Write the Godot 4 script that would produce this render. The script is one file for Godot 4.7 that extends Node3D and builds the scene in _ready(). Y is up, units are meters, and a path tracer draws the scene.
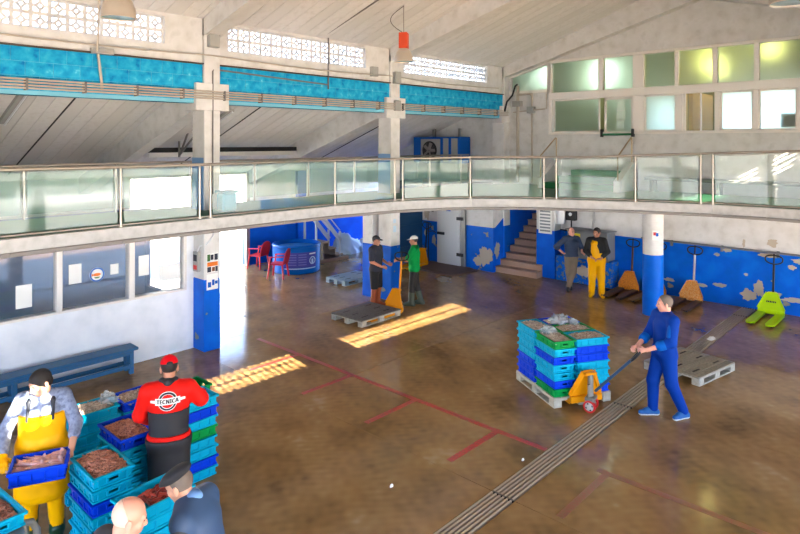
extends Node3D
# Fish market hall. World: x runs along the hall (u), -z runs across it (v), y is up; P(u, v, h) makes a point. Metres.
var M := {}
var taken := {}
var rng := RandomNumberGenerator.new()

func P(u: float, v: float, h: float) -> Vector3:
	return Vector3(u, h, -v)

# ---------- meshing helpers ----------
func ns() -> SurfaceTool:
	var s := SurfaceTool.new()
	s.begin(Mesh.PRIMITIVE_TRIANGLES)
	return s

func tri(s: SurfaceTool, a: Vector3, b: Vector3, c: Vector3, na: Vector3, nb: Vector3, nc: Vector3) -> void:
	if (b - a).cross(c - a).dot(na + nb + nc) > 0.0:
		s.set_normal(na); s.add_vertex(a)
		s.set_normal(nc); s.add_vertex(c)
		s.set_normal(nb); s.add_vertex(b)
	else:
		s.set_normal(na); s.add_vertex(a)
		s.set_normal(nb); s.add_vertex(b)
		s.set_normal(nc); s.add_vertex(c)

func quad(s: SurfaceTool, a: Vector3, b: Vector3, c: Vector3, d: Vector3, n: Vector3) -> void:
	tri(s, a, b, c, n, n, n)
	tri(s, a, c, d, n, n, n)

func box(s: SurfaceTool, c: Vector3, size: Vector3, b := Basis(), bev := 0.0) -> void:
	var h := size * 0.5
	var e := minf(bev, minf(h.x, minf(h.y, h.z)) * 0.9)
	var ax := [b.x, b.y, b.z]
	var hh := [h.x, h.y, h.z]
	for i in 3:
		var j := (i + 1) % 3
		var k := (i + 2) % 3
		for sg in [-1.0, 1.0]:
			var n: Vector3 = ax[i] * sg
			var o: Vector3 = c + n * hh[i]
			var p: Vector3 = ax[j] * (hh[j] - e)
			var q: Vector3 = ax[k] * (hh[k] - e)
			quad(s, o + p + q, o + p - q, o - p - q, o - p + q, n)
	if e <= 0.0:
		return
	for i in 3:
		var j := (i + 1) % 3
		var k := (i + 2) % 3
		for sj in [-1.0, 1.0]:
			for sk in [-1.0, 1.0]:
				var l: Vector3 = ax[i] * (hh[i] - e)
				var p1: Vector3 = c + ax[j] * sj * hh[j] + ax[k] * sk * (hh[k] - e)
				var p2: Vector3 = c + ax[j] * sj * (hh[j] - e) + ax[k] * sk * hh[k]
				quad(s, p1 + l, p1 - l, p2 - l, p2 + l, (ax[j] * sj + ax[k] * sk).normalized())
	for sx in [-1.0, 1.0]:
		for sy in [-1.0, 1.0]:
			for sz in [-1.0, 1.0]:
				var n: Vector3 = (ax[0] * sx + ax[1] * sy + ax[2] * sz).normalized()
				var x: Vector3 = ax[0] * sx
				var y: Vector3 = ax[1] * sy
				var z: Vector3 = ax[2] * sz
				tri(s, c + x * hh[0] + y * (hh[1] - e) + z * (hh[2] - e), c + x * (hh[0] - e) + y * hh[1] + z * (hh[2] - e), c + x * (hh[0] - e) + y * (hh[1] - e) + z * hh[2], n, n, n)

# box between two corners given as u, v, h ranges
func slab(s: SurfaceTool, u0: float, u1: float, v0: float, v1: float, h0: float, h1: float, bev := 0.0) -> void:
	box(s, P((u0 + u1) / 2, (v0 + v1) / 2, (h0 + h1) / 2), Vector3(absf(u1 - u0), absf(h1 - h0), absf(v1 - v0)), Basis(), bev)

func frame_of(d: Vector3, up := Vector3.UP) -> Basis:
	var y := d.normalized()
	if absf(y.dot(up)) > 0.98:
		up = Vector3.RIGHT
	var x := up.cross(y).normalized()
	return Basis(x, y, x.cross(y).normalized())

func bar(s: SurfaceTool, a: Vector3, b: Vector3, w: float, t: float, bev := 0.0, up := Vector3.UP) -> void:
	box(s, (a + b) / 2, Vector3(w, (b - a).length(), t), frame_of(b - a, up), bev)

func tube(s: SurfaceTool, a: Vector3, b: Vector3, r0: float, r1 := -1.0, seg := 10, caps := true) -> void:
	if r1 < 0.0:
		r1 = r0
	var f := frame_of(b - a)
	for i in seg:
		var t0 := TAU * i / seg
		var t1 := TAU * (i + 1) / seg
		var n0 := f.x * cos(t0) + f.z * sin(t0)
		var n1 := f.x * cos(t1) + f.z * sin(t1)
		tri(s, a + n0 * r0, b + n0 * r1, b + n1 * r1, n0, n0, n1)
		tri(s, a + n0 * r0, b + n1 * r1, a + n1 * r0, n0, n1, n1)
		if caps:
			tri(s, b, b + n0 * r1, b + n1 * r1, f.y, f.y, f.y)
			tri(s, a, a + n0 * r0, a + n1 * r0, -f.y, -f.y, -f.y)

func sweep(s: SurfaceTool, pts: Array, r: float, seg := 8, closed := false) -> void:
	var n := pts.size()
	var rings := []
	var up := Vector3.UP
	for i in n:
		var a: Vector3 = pts[(i - 1 + n) % n] if (i > 0 or closed) else pts[i]
		var b: Vector3 = pts[(i + 1) % n] if (i < n - 1 or closed) else pts[i]
		var d := (b - a).normalized()
		if absf(d.dot(up)) > 0.95:
			up = Vector3(0.7, 0, 0.7)
		var x := up.cross(d).normalized()
		up = d.cross(x).normalized()
		var ring := []
		for k in seg:
			var t := TAU * k / seg
			ring.append([pts[i] + (x * cos(t) + up * sin(t)) * r, x * cos(t) + up * sin(t)])
		rings.append(ring)
	for i in (n if closed else n - 1):
		var A: Array = rings[i]
		var B: Array = rings[(i + 1) % n]
		for k in seg:
			var l := (k + 1) % seg
			tri(s, A[k][0], B[k][0], B[l][0], A[k][1], B[k][1], B[l][1])
			tri(s, A[k][0], B[l][0], A[l][0], A[k][1], B[l][1], A[l][1])
	if not closed:
		for e in [[0, 1], [n - 1, n - 2]]:
			var c: Vector3 = pts[e[0]]
			var nn: Vector3 = (pts[e[0]] - pts[e[1]]).normalized()
			for k in seg:
				tri(s, c, rings[e[0]][k][0], rings[e[0]][(k + 1) % seg][0], nn, nn, nn)

func lathe(s: SurfaceTool, prof: Array, o: Vector3, b := Basis(), seg := 24) -> void:
	for i in prof.size() - 1:
		var p: Vector2 = prof[i]
		var q: Vector2 = prof[i + 1]
		var d := q - p
		var n2 := Vector2(d.y, -d.x).normalized()
		for k in seg:
			var t0 := TAU * k / seg
			var t1 := TAU * (k + 1) / seg
			var r0 := b.x * cos(t0) + b.z * sin(t0)
			var r1 := b.x * cos(t1) + b.z * sin(t1)
			var n0 := (r0 * n2.x + b.y * n2.y).normalized()
			var n1 := (r1 * n2.x + b.y * n2.y).normalized()
			if p.x > 0.0001:
				tri(s, o + r0 * p.x + b.y * p.y, o + r0 * q.x + b.y * q.y, o + r1 * p.x + b.y * p.y, n0, n0, n1)
			if q.x > 0.0001:
				tri(s, o + r1 * p.x + b.y * p.y, o + r0 * q.x + b.y * q.y, o + r1 * q.x + b.y * q.y, n1, n0, n1)

# polygon in the x-y plane of a frame, extruded along its z by depth (centred)
func prism(s: SurfaceTool, poly: PackedVector2Array, o: Vector3, b: Basis, depth: float) -> void:
	var id := Geometry2D.triangulate_polygon(poly)
	var z := b.z * depth * 0.5
	for i in range(0, id.size(), 3):
		var p := o + b.x * poly[id[i]].x + b.y * poly[id[i]].y
		var q := o + b.x * poly[id[i + 1]].x + b.y * poly[id[i + 1]].y
		var r := o + b.x * poly[id[i + 2]].x + b.y * poly[id[i + 2]].y
		tri(s, p + z, q + z, r + z, b.z, b.z, b.z)
		tri(s, p - z, q - z, r - z, -b.z, -b.z, -b.z)
	var sg := -1.0 if Geometry2D.is_polygon_clockwise(poly) else 1.0
	for i in poly.size():
		var a := poly[i]
		var c := poly[(i + 1) % poly.size()]
		var d := (c - a).normalized()
		var n := (b.x * d.y - b.y * d.x) * sg
		var p := o + b.x * a.x + b.y * a.y
		var q := o + b.x * c.x + b.y * c.y
		quad(s, p + z, q + z, q - z, p - z, n)

func ball(s: SurfaceTool, c: Vector3, r: Vector3, b := Basis(), seg := 12, rings := 8) -> void:
	for i in rings:
		for k in seg:
			var pts := []
			for e in [[i, k], [i + 1, k], [i + 1, k + 1], [i, k + 1]]:
				var th: float = PI * e[0] / rings
				var ph: float = TAU * e[1] / seg
				var d := Vector3(sin(th) * cos(ph), cos(th), sin(th) * sin(ph))
				pts.append([c + b * (d * r), (b * (d / r)).normalized()])
			if i > 0:
				tri(s, pts[0][0], pts[1][0], pts[3][0], pts[0][1], pts[1][1], pts[3][1])
			if i < rings - 1:
				tri(s, pts[3][0], pts[1][0], pts[2][0], pts[3][1], pts[1][1], pts[2][1])

# ---------- scene tree helpers ----------
func numbered(called: String) -> String:
	var n: int = taken.get(called, 0)
	taken[called] = n + 1
	return called if n == 0 else "%s_%03d" % [called, n]

func obj(called: String, s, m: Material, parent: Node = null) -> MeshInstance3D:
	var o := MeshInstance3D.new()
	o.mesh = s.commit() if s is SurfaceTool else s
	o.material_override = m
	if parent == null:
		o.name = numbered(called)
		add_child(o)
	else:
		o.name = called
		parent.add_child(o, true)
	return o

func thing(called: String, label: String, category: String, at := Vector3.ZERO, turn := 0.0, group := "") -> Node3D:
	var o := Node3D.new()
	o.name = numbered(called)
	add_child(o)
	o.position = at
	o.rotation.y = turn
	return tag(o, label, category, group)

func tag(o: Node3D, label: String, category: String, group := "", kind := "") -> Node3D:
	o.set_meta("label", label)
	o.set_meta("category", category)
	if group:
		o.set_meta("group", group)
	if kind:
		o.set_meta("kind", kind)
	return o

func setting(o: Node3D, label := "", category := "") -> Node3D:
	o.set_meta("kind", "structure")
	if label:
		o.set_meta("label", label)
		o.set_meta("category", category)
	return o

func shell(called: String, label := "", category := "") -> Node3D:
	var o := Node3D.new()
	o.name = numbered(called)
	add_child(o)
	return setting(o, label, category)

# ---------- materials ----------
func mat(called: String, c: Color, rough := 0.7, metal := 0.0) -> StandardMaterial3D:
	var m := StandardMaterial3D.new()
	m.resource_name = called
	m.albedo_color = c
	m.roughness = rough
	m.metallic = metal
	M[called] = m
	return m

func noise_tex(sd: int, freq: float, stops: Array, oct := 4, size := 512, kind := FastNoiseLite.TYPE_SIMPLEX_SMOOTH) -> NoiseTexture2D:
	var n := FastNoiseLite.new()
	n.seed = sd
	n.noise_type = kind
	n.frequency = freq
	n.fractal_octaves = oct
	var t := NoiseTexture2D.new()
	t.width = size
	t.height = size
	t.seamless = true
	t.noise = n
	if stops:
		var g := Gradient.new()
		g.offsets = PackedFloat32Array(stops.map(func(x): return x[0]))
		g.colors = PackedColorArray(stops.map(func(x): return x[1]))
		t.color_ramp = g
	return t

# smooth seamless field of random plane waves, about -1 to 1; steep weighs long waves
func waves(sd: int, n: int, count: int, kmax: int, steep: float) -> PackedFloat32Array:
	var r := RandomNumberGenerator.new()
	r.seed = sd
	var h := PackedFloat32Array()
	h.resize(n * n)
	var total := 0.0
	for w in count:
		var kx := r.randi_range(-kmax, kmax)
		var ky := r.randi_range(-kmax, kmax)
		var a := 1.0 / pow(sqrt(kx * kx + ky * ky) + 1.5, steep)
		var ph := r.randf() * TAU
		total += a * a * 0.5
		for y in n:
			var by := TAU * ky * y / n + ph
			var step := TAU * kx / n
			for x in n:
				h[y * n + x] += a * sin(by + step * x)
	var k := 0.5 / sqrt(total)
	for i in h.size():
		h[i] *= k
	return h

# coarse and medium waves plus grain, through a colour ramp; 512 pixels
func ground_tex(sd: int, stops: Array, grain: float) -> ImageTexture:
	var gr := Gradient.new()
	gr.offsets = PackedFloat32Array(stops.map(func(x): return x[0]))
	gr.colors = PackedColorArray(stops.map(func(x): return x[1]))
	var lut := []
	for i in 256:
		lut.append(gr.sample(i / 255.0))
	var im := Image.create_from_data(128, 128, false, Image.FORMAT_RF, waves(sd, 128, 30, 9, 0.8).to_byte_array())
	im.resize(512, 512, Image.INTERPOLATE_CUBIC)
	var lo := im.get_data().to_float32_array()
	var im2 := Image.create_from_data(256, 256, false, Image.FORMAT_RF, waves(sd + 1, 256, 30, 50, 0.5).to_byte_array())
	im2.resize(512, 512, Image.INTERPOLATE_CUBIC)
	var md := im2.get_data().to_float32_array()
	var r := RandomNumberGenerator.new()
	r.seed = sd
	var out := PackedByteArray()
	out.resize(512 * 512 * 3)
	for i in lo.size():
		var v := 0.5 + 0.28 * lo[i] + 0.16 * md[i] + grain * (r.randf() - 0.5)
		var c: Color = lut[clampi(int(v * 255.0), 0, 255)]
		out[i * 3] = int(c.r * 255.0)
		out[i * 3 + 1] = int(c.g * 255.0)
		out[i * 3 + 2] = int(c.b * 255.0)
	return ImageTexture.create_from_image(Image.create_from_data(512, 512, false, Image.FORMAT_RGB8, out))

func textured(called: String, sd: int, freq: float, stops: Array, metres: float, rough := 0.8, oct := 4, world := true) -> StandardMaterial3D:
	var m := mat(called, Color.WHITE, rough)
	m.albedo_texture = noise_tex(sd, freq, stops, oct)
	m.uv1_triplanar = true
	m.uv1_world_triplanar = world
	m.uv1_scale = Vector3.ONE / metres
	return m

func g(x: float) -> Color:
	return Color(x, x, x)

func make_materials() -> void:
	var m: StandardMaterial3D
	textured("plaster", 3, 0.012, [[0.0, Color(0.74, 0.73, 0.71)], [0.35, Color(0.80, 0.795, 0.78)], [0.7, Color(0.83, 0.825, 0.815)], [1.0, Color(0.77, 0.765, 0.75)]], 3.0)
	textured("ceiling_paint", 5, 0.02, [[0.0, Color(0.80, 0.79, 0.77)], [0.5, Color(0.86, 0.855, 0.845)], [1.0, Color(0.83, 0.825, 0.81)]], 2.5, 0.85)
	textured("office_white", 7, 0.01, [[0.0, Color(0.84, 0.86, 0.88)], [0.5, Color(0.90, 0.91, 0.93)], [1.0, Color(0.93, 0.94, 0.95)]], 3.0, 0.45)
	m = textured("blue_paint", 11, 0.006, [[0.0, Color(0.56, 0.52, 0.47)], [0.13, Color(0.52, 0.50, 0.48)], [0.15, Color(0.0, 0.36, 0.74)], [0.5, Color(0.0, 0.37, 0.80)], [0.8, Color(0.0, 0.41, 0.83)], [1.0, Color(0.0, 0.43, 0.81)]], 2.6, 0.45, 5)
	textured("blue_clean", 13, 0.006, [[0.0, Color(0.0, 0.33, 0.76)], [0.6, Color(0.0, 0.36, 0.82)], [1.0, Color(0.0, 0.40, 0.84)]], 2.0, 0.45, 5)
	textured("block_blue", 17, 0.014, [[0.0, Color(0.02, 0.42, 0.66)], [0.25, Color(0.07, 0.55, 0.74)], [0.55, Color(0.12, 0.62, 0.78)], [0.8, Color(0.22, 0.66, 0.79)], [0.9, Color(0.40, 0.74, 0.83)], [1.0, Color(0.62, 0.82, 0.86)]], 1.6, 0.7, 5)
	mat("mortar", Color(0.45, 0.72, 0.80), 0.9)
	m = mat("wet_concrete", Color.WHITE, 1.0)
	m.albedo_texture = ground_tex(23, [[0.0, Color(0.42, 0.315, 0.19)], [0.25, Color(0.52, 0.40, 0.245)], [0.5, Color(0.575, 0.445, 0.28)], [0.75, Color(0.615, 0.485, 0.315)], [1.0, Color(0.68, 0.58, 0.44)]], 0.04)
	m.roughness = 0.12
	m.metallic_specular = 0.38
	m.uv1_triplanar = true
	m.uv1_world_triplanar = true
	m.uv1_scale = Vector3.ONE / 7.0
	mat("joint", Color(0.16, 0.13, 0.11), 0.9)
	m = textured("red_line", 37, 0.03, [[0.0, Color(0.50, 0.33, 0.24)], [0.3, Color(0.62, 0.27, 0.22)], [0.6, Color(0.72, 0.22, 0.19)], [1.0, Color(0.70, 0.19, 0.17)]], 0.8, 0.3, 4)
	textured("pale_concrete", 41, 0.02, [[0.0, g(0.42)], [1.0, Color(0.52, 0.51, 0.49)]], 4.0, 0.9)
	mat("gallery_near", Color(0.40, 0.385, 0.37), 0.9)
	mat("passage_shade_teal", Color(0.03, 0.22, 0.36), 0.5)  # dark colour standing for the shade in the passage
	textured("slab_paint", 45, 0.02, [[0.0, Color(0.64, 0.63, 0.61)], [0.5, Color(0.70, 0.695, 0.68)], [1.0, Color(0.74, 0.735, 0.72)]], 2.0, 0.8)
	textured("green_floor", 43, 0.02, [[0.0, Color(0.10, 0.30, 0.20)], [0.6, Color(0.14, 0.38, 0.25)], [1.0, Color(0.22, 0.44, 0.32)]], 2.0, 0.5)
	mat("steel", Color(0.66, 0.62, 0.57), 0.3, 0.8)
	mat("dull_steel", Color(0.55, 0.54, 0.52), 0.5, 0.7)
	mat("galvanised", Color(0.62, 0.62, 0.61), 0.55, 0.5)
	mat("conduit", Color(0.70, 0.66, 0.60), 0.6)
	mat("dark_metal", Color(0.12, 0.12, 0.125), 0.5, 0.4)
	mat("black", Color(0.03, 0.03, 0.033), 0.55)
	mat("white_plastic", Color(0.86, 0.87, 0.88), 0.5)
	mat("grey_plastic", Color(0.60, 0.60, 0.58), 0.55)
	mat("frame_white", Color(0.88, 0.86, 0.83), 0.5)
	mat("paper", Color(0.90, 0.90, 0.88), 0.8)
	m = mat("rail_glass", Color(0.55, 0.72, 0.64, 0.20), 0.04)
	m.transparency = BaseMaterial3D.TRANSPARENCY_ALPHA
	m = mat("clear_glass", Color(0.60, 0.68, 0.75, 0.10), 0.03)
	m.transparency = BaseMaterial3D.TRANSPARENCY_ALPHA
	m = mat("frosted_glass", Color(0.76, 0.84, 0.78, 0.12), 0.40)
	m.refraction_enabled = true
	m.refraction_scale = 0.05
	m.transparency = BaseMaterial3D.TRANSPARENCY_ALPHA
	mat("grate", Color(0.66, 0.59, 0.50), 0.5)
	mat("flashing", Color(0.30, 0.24, 0.19), 0.7)
	mat("drip", Color(0.50, 0.48, 0.46), 0.7)
	mat("ceiling_gap", Color(0.66, 0.64, 0.61), 0.9)
	mat("ceiling_paint2", Color(0.825, 0.82, 0.805), 0.85)
	m = textured("red_faint", 39, 0.03, [[0.0, Color(0.54, 0.41, 0.26)], [0.5, Color(0.57, 0.37, 0.25)], [1.0, Color(0.62, 0.32, 0.24)]], 0.8, 0.3, 4)
	textured("blue_peeled", 19, 0.007, [[0.0, Color(0.60, 0.56, 0.50)], [0.17, Color(0.55, 0.52, 0.48)], [0.185, Color(0.0, 0.36, 0.76)], [1.0, Color(0.0, 0.39, 0.83)]], 2.2, 0.45, 5)
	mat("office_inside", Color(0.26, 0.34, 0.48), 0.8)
	mat("upper_room", Color(0.50, 0.50, 0.36), 0.8)
	mat("upper_room_yellow", Color(0.72, 0.62, 0.36), 0.8)
	mat("bar_green", Color(0.02, 0.42, 0.24), 0.4)
	mat("paper_green", Color(0.80, 0.88, 0.83), 0.8)
	mat("wood", Color(0.50, 0.36, 0.24), 0.6)
	mat("step_green", Color(0.07, 0.42, 0.22), 0.5)
	mat("brass", Color(0.66, 0.58, 0.46), 0.35, 0.6)
	mat("bench_grey", Color(0.48, 0.48, 0.46), 0.7)
	mat("unit_blue", Color(0.05, 0.34, 0.68), 0.5)
	mat("conduit_dark", Color(0.44, 0.43, 0.42), 0.6)
	mat("lamp_bell", Color(0.74, 0.70, 0.64), 0.35, 0.3)
	mat("lamp_lens", Color(0.55, 0.68, 0.72), 0.2)
	m = mat("lamp_yellow", Color(0.95, 0.9, 0.5), 0.5)
	m.emission_enabled = true
	m.emission = Color(1.0, 0.92, 0.45)
	m.emission_energy_multiplier = 1.6
	m = mat("lamp_white", Color(0.95, 0.95, 0.92), 0.5)
	m.emission_enabled = true
	m.emission = Color(0.93, 1.0, 0.96)
	m.emission_energy_multiplier = 0.6
	mat("teal", Color(0.03, 0.50, 0.62), 0.4)
	mat("teal_dark", Color(0.05, 0.40, 0.48), 0.45)
	mat("pale_blue", Color(0.42, 0.58, 0.76), 0.6)
	m = mat("rail_glass_dusty", Color(0.62, 0.76, 0.70, 0.28), 0.06)
	m.transparency = BaseMaterial3D.TRANSPARENCY_ALPHA
	mat("bare", Color(0.70, 0.65, 0.58), 0.9)
	mat("stone_riser", Color(0.68, 0.54, 0.45), 0.7)
	mat("door_white", Color(0.84, 0.84, 0.83), 0.5)
	mat("mat_brown", Color(0.38, 0.28, 0.22), 0.7)
	mat("cabinet_grey", Color(0.44, 0.46, 0.48), 0.5, 0.3)
	mat("label_yellow", Color(0.82, 0.76, 0.12), 0.6)
	textured("blue_worn", 53, 0.02, [[0.0, Color(0.50, 0.48, 0.44)], [0.32, Color(0.42, 0.45, 0.50)], [0.36, Color(0.0, 0.36, 0.72)], [1.0, Color(0.0, 0.36, 0.78)]], 1.4, 0.5, 5)
	mat("print_grey", Color(0.50, 0.52, 0.54), 0.8)
	mat("print_green", Color(0.25, 0.42, 0.22), 0.8)
	mat("print_dark", Color(0.16, 0.18, 0.24), 0.8)
	mat("print_orange", Color(0.88, 0.45, 0.12), 0.8)
	mat("print_brown", Color(0.42, 0.26, 0.18), 0.8)
	mat("print_purple", Color(0.20, 0.20, 0.58), 0.5)
	mat("print_pale", Color(0.72, 0.80, 0.88), 0.6)
	mat("print_lilac", Color(0.42, 0.42, 0.72), 0.6)
	mat("sticker", Color(0.70, 0.80, 0.86), 0.6)
	mat("pipe_grey", Color(0.42, 0.43, 0.45), 0.6)
	textured("bench_blue", 57, 0.03, [[0.0, Color(0.30, 0.38, 0.44)], [0.4, Color(0.10, 0.34, 0.50)], [1.0, Color(0.08, 0.36, 0.56)]], 1.0, 0.55, 5)
	mat("tub_blue", Color(0.0, 0.36, 0.70), 0.32)
	mat("tub_lid", Color(0.03, 0.40, 0.68), 0.4)
	mat("chair_red", Color(0.80, 0.05, 0.09), 0.4)
	mat("wood_pale", Color(0.58, 0.49, 0.38), 0.7)
	mat("rail_white", Color(0.74, 0.76, 0.76), 0.6)
	mat("sheet_white", Color(0.72, 0.78, 0.82), 0.45)
	m = mat("crate_turquoise", Color(0.0, 0.65, 0.79), 0.42)
	mat("crate_blue", Color(0.0, 0.24, 0.82), 0.42)
	mat("crate_green", Color(0.0, 0.56, 0.26), 0.42)
	m = mat("seafood", Color.WHITE, 0.35)
	m.vertex_color_use_as_albedo = true
	m = mat("bag", Color(0.86, 0.91, 0.94, 0.32), 0.15)
	m.transparency = BaseMaterial3D.TRANSPARENCY_ALPHA
	textured("pallet_pale", 61, 0.02, [[0.0, Color(0.58, 0.56, 0.51)], [0.5, Color(0.68, 0.66, 0.60)], [1.0, Color(0.74, 0.72, 0.67)]], 1.0, 0.6)
	textured("pallet_worn", 63, 0.03, [[0.0, Color(0.42, 0.39, 0.33)], [0.5, Color(0.53, 0.50, 0.43)], [1.0, Color(0.60, 0.57, 0.50)]], 0.8, 0.65)
	textured("pallet_dark", 67, 0.03, [[0.0, Color(0.26, 0.24, 0.22)], [0.6, Color(0.36, 0.34, 0.31)], [1.0, Color(0.46, 0.43, 0.39)]], 0.7, 0.6)
	mat("pallet_bluegrey", Color(0.50, 0.58, 0.64), 0.55)
	mat("truck_yellow", Color(0.86, 0.55, 0.03), 0.38)
	mat("truck_lime", Color(0.66, 0.80, 0.02), 0.4)
	textured("truck_orange", 71, 0.03, [[0.0, Color(0.55, 0.28, 0.10)], [0.4, Color(0.80, 0.48, 0.12)], [0.7, Color(0.80, 0.60, 0.36)], [1.0, Color(0.78, 0.68, 0.52)]], 0.6, 0.55)
	textured("truck_orange2", 73, 0.03, [[0.0, Color(0.50, 0.28, 0.06)], [0.5, Color(0.78, 0.46, 0.05)], [1.0, Color(0.84, 0.54, 0.08)]], 0.6, 0.55)
	textured("rust", 77, 0.04, [[0.0, Color(0.20, 0.13, 0.10)], [0.5, Color(0.33, 0.21, 0.15)], [1.0, Color(0.45, 0.30, 0.20)]], 0.5, 0.75)
	textured("fork_worn", 79, 0.04, [[0.0, Color(0.30, 0.20, 0.12)], [0.6, Color(0.52, 0.38, 0.16)], [1.0, Color(0.60, 0.45, 0.20)]], 0.5, 0.7)
	mat("truck_white", Color(0.78, 0.72, 0.68), 0.5)
	mat("truck_steel", Color(0.20, 0.30, 0.40), 0.4, 0.4)
	mat("wheel_red", Color(0.78, 0.08, 0.08), 0.45)
	mat("wheel_dark", Color(0.12, 0.11, 0.10), 0.6)
	mat("hub_white", Color(0.72, 0.70, 0.66), 0.45)
	m = mat("skin", Color(0.80, 0.60, 0.50), 0.55)
	mat("skin_tan", Color(0.70, 0.47, 0.36), 0.55)
	mat("skin_pink", Color(0.84, 0.60, 0.52), 0.5)
	mat("eye", Color(0.08, 0.06, 0.05), 0.3)
	mat("hair_dark", Color(0.11, 0.09, 0.085), 0.7)
	mat("hair_grey", Color(0.42, 0.38, 0.35), 0.8)
	mat("hair_white", Color(0.84, 0.72, 0.65), 0.8)
	textured("shirt_plaid", 83, 0.02, [[0.0, Color(0.30, 0.33, 0.42)], [0.5, Color(0.48, 0.53, 0.64)], [1.0, Color(0.62, 0.66, 0.76)]], 0.5, 0.85, 3, false)
	mat("rubber_yellow", Color(0.92, 0.66, 0.01), 0.35)
	mat("strap_dark", Color(0.14, 0.16, 0.20), 0.7)
	mat("boot_green", Color(0.05, 0.22, 0.14), 0.45)
	mat("boot_olive", Color(0.20, 0.24, 0.18), 0.5)
	mat("boot_brown", Color(0.58, 0.27, 0.10), 0.5)
	mat("squid_0", Color(0.92, 0.82, 0.80), 0.25)
	mat("squid_1", Color(0.88, 0.74, 0.72), 0.25)
	mat("squid_2", Color(0.80, 0.62, 0.61), 0.3)
	mat("cap_red", Color(0.85, 0.04, 0.10), 0.6)
	mat("jacket_red", Color(0.84, 0.10, 0.07), 0.6)
	mat("jacket_black", Color(0.13, 0.13, 0.15), 0.7)
	mat("logo_dark", Color(0.10, 0.10, 0.14), 0.7)
	mat("cap_dark", Color(0.15, 0.155, 0.18), 0.85)
	mat("shirt_blue", Color(0.42, 0.60, 0.84), 0.8)
	mat("vest_blue", Color(0.20, 0.31, 0.46), 0.6)
	mat("sleeve_grey", Color(0.22, 0.23, 0.26), 0.8)
	mat("trousers_dark", Color(0.12, 0.12, 0.14), 0.8)
	mat("trousers_black", Color(0.08, 0.08, 0.085), 0.8)
	mat("suit_blue", Color(0.0, 0.20, 0.55), 0.75)
	mat("suit_light", Color(0.0, 0.33, 0.68), 0.75)
	mat("suit_dark", Color(0.03, 0.10, 0.30), 0.75)
	mat("shoe_blue", Color(0.03, 0.33, 0.58), 0.6)
	mat("sole_white", Color(0.82, 0.84, 0.84), 0.6)
	mat("shirt_black", Color(0.05, 0.05, 0.06), 0.8)
	mat("shirt_slate", Color(0.20, 0.26, 0.36), 0.8)
	mat("khaki", Color(0.48, 0.42, 0.35), 0.85)
	mat("shoe_brown", Color(0.22, 0.18, 0.16), 0.6)
	mat("cap_white", Color(0.82, 0.80, 0.76), 0.8)
	mat("shirt_green", Color(0.01, 0.52, 0.24), 0.8)
	mat("shirt_navy", Color(0.14, 0.15, 0.20), 0.8)
	textured("stone_step", 47, 0.03, [[0.0, Color(0.56, 0.43, 0.35)], [0.5, Color(0.66, 0.52, 0.43)], [1.0, Color(0.72, 0.59, 0.50)]], 1.0, 0.6)
	mat("step_dark", Color(0.20, 0.14, 0.12), 0.6)
	mat("orange_box", Color(0.80, 0.25, 0.06), 0.5)

func soften() -> void:
	for k in ["blue_paint", "blue_clean", "blue_peeled", "blue_worn", "block_blue", "crate_turquoise", "crate_blue", "crate_green", "tub_blue", "suit_blue", "suit_light", "unit_blue", "plaster", "ceiling_paint", "ceiling_paint2", "shirt_green", "rubber_yellow", "truck_yellow", "truck_lime", "jacket_red", "cap_red"]:
		M[k].metallic_specular = 0.25

const COL := [-4.33, 0.79, 5.91, 11.03, 16.15]   # left edge (u) of each column of the colonnade, 0.34 wide
const RIDGE := 4.85

func ceil_h(v: float) -> float:
	return 6.38 + 0.33 * (RIDGE + 5.8 - v if v > RIDGE else v + 0.95)

func rafter_h(v: float) -> float:
	return 6.03 + 0.272 * (RIDGE + 5.75 - v if v > RIDGE else v + 0.9)

func aisle_h(v: float) -> float:
	return 5.46 - 0.37 * (v - 10.65)

func _ready() -> void:
	rng.seed = 7
	var cam := Camera3D.new()
	cam.name = "camera"
	cam.projection = Camera3D.PROJECTION_FRUSTUM
	cam.near = 0.1
	cam.far = 400.0
	cam.size = 0.1 * 534.0 / 608.0
	cam.frustum_offset = Vector2(0.0, -0.1 * 125.0 / 608.0)
	cam.position = Vector3(0, 4.0, 0)
	cam.rotation_degrees = Vector3(0, -47.0, 0)
	add_child(cam)
	cam.current = true
	var env := Environment.new()
	var sky := Sky.new()
	var sm := ProceduralSkyMaterial.new()
	sm.sky_top_color = Color(0.42, 0.60, 0.86)
	sm.sky_horizon_color = Color(0.82, 0.88, 0.94)
	sm.ground_horizon_color = Color(0.80, 0.80, 0.78)
	sm.ground_bottom_color = Color(0.55, 0.53, 0.50)
	sm.sun_angle_max = 1.0
	sky.sky_material = sm
	env.background_mode = Environment.BG_SKY
	env.sky = sky
	env.background_energy_multiplier = 2.3
	env.ambient_light_source = Environment.AMBIENT_SOURCE_DISABLED
	env.tonemap_mode = Environment.TONE_MAPPER_LINEAR
	env.tonemap_exposure = EXPOSURE
	env.sdfgi_enabled = true
	env.ssao_enabled = true
	env.ssil_enabled = true
	var we := WorldEnvironment.new()
	we.name = "environment"
	we.environment = env
	add_child(we)
	var sun := DirectionalLight3D.new()
	sun.name = "sun"
	sun.light_color = Color(1.0, 0.95, 0.87)
	sun.light_energy = SUN
	sun.light_angular_distance = 0.45
	sun.shadow_enabled = true
	add_child(sun)
	sun.look_at_from_position(Vector3(0, 30, 0), Vector3(0, 30, 0) + Vector3(1.65, -6.04, -10.05), Vector3.UP)
	make_materials()
	soften()
	build_shell()
	build_gallery()
	build_upper_fittings()
	build_ground_fittings()
	build_loads()
	build_people()

const EXPOSURE := 6.9
const SUN := 9.0

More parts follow.
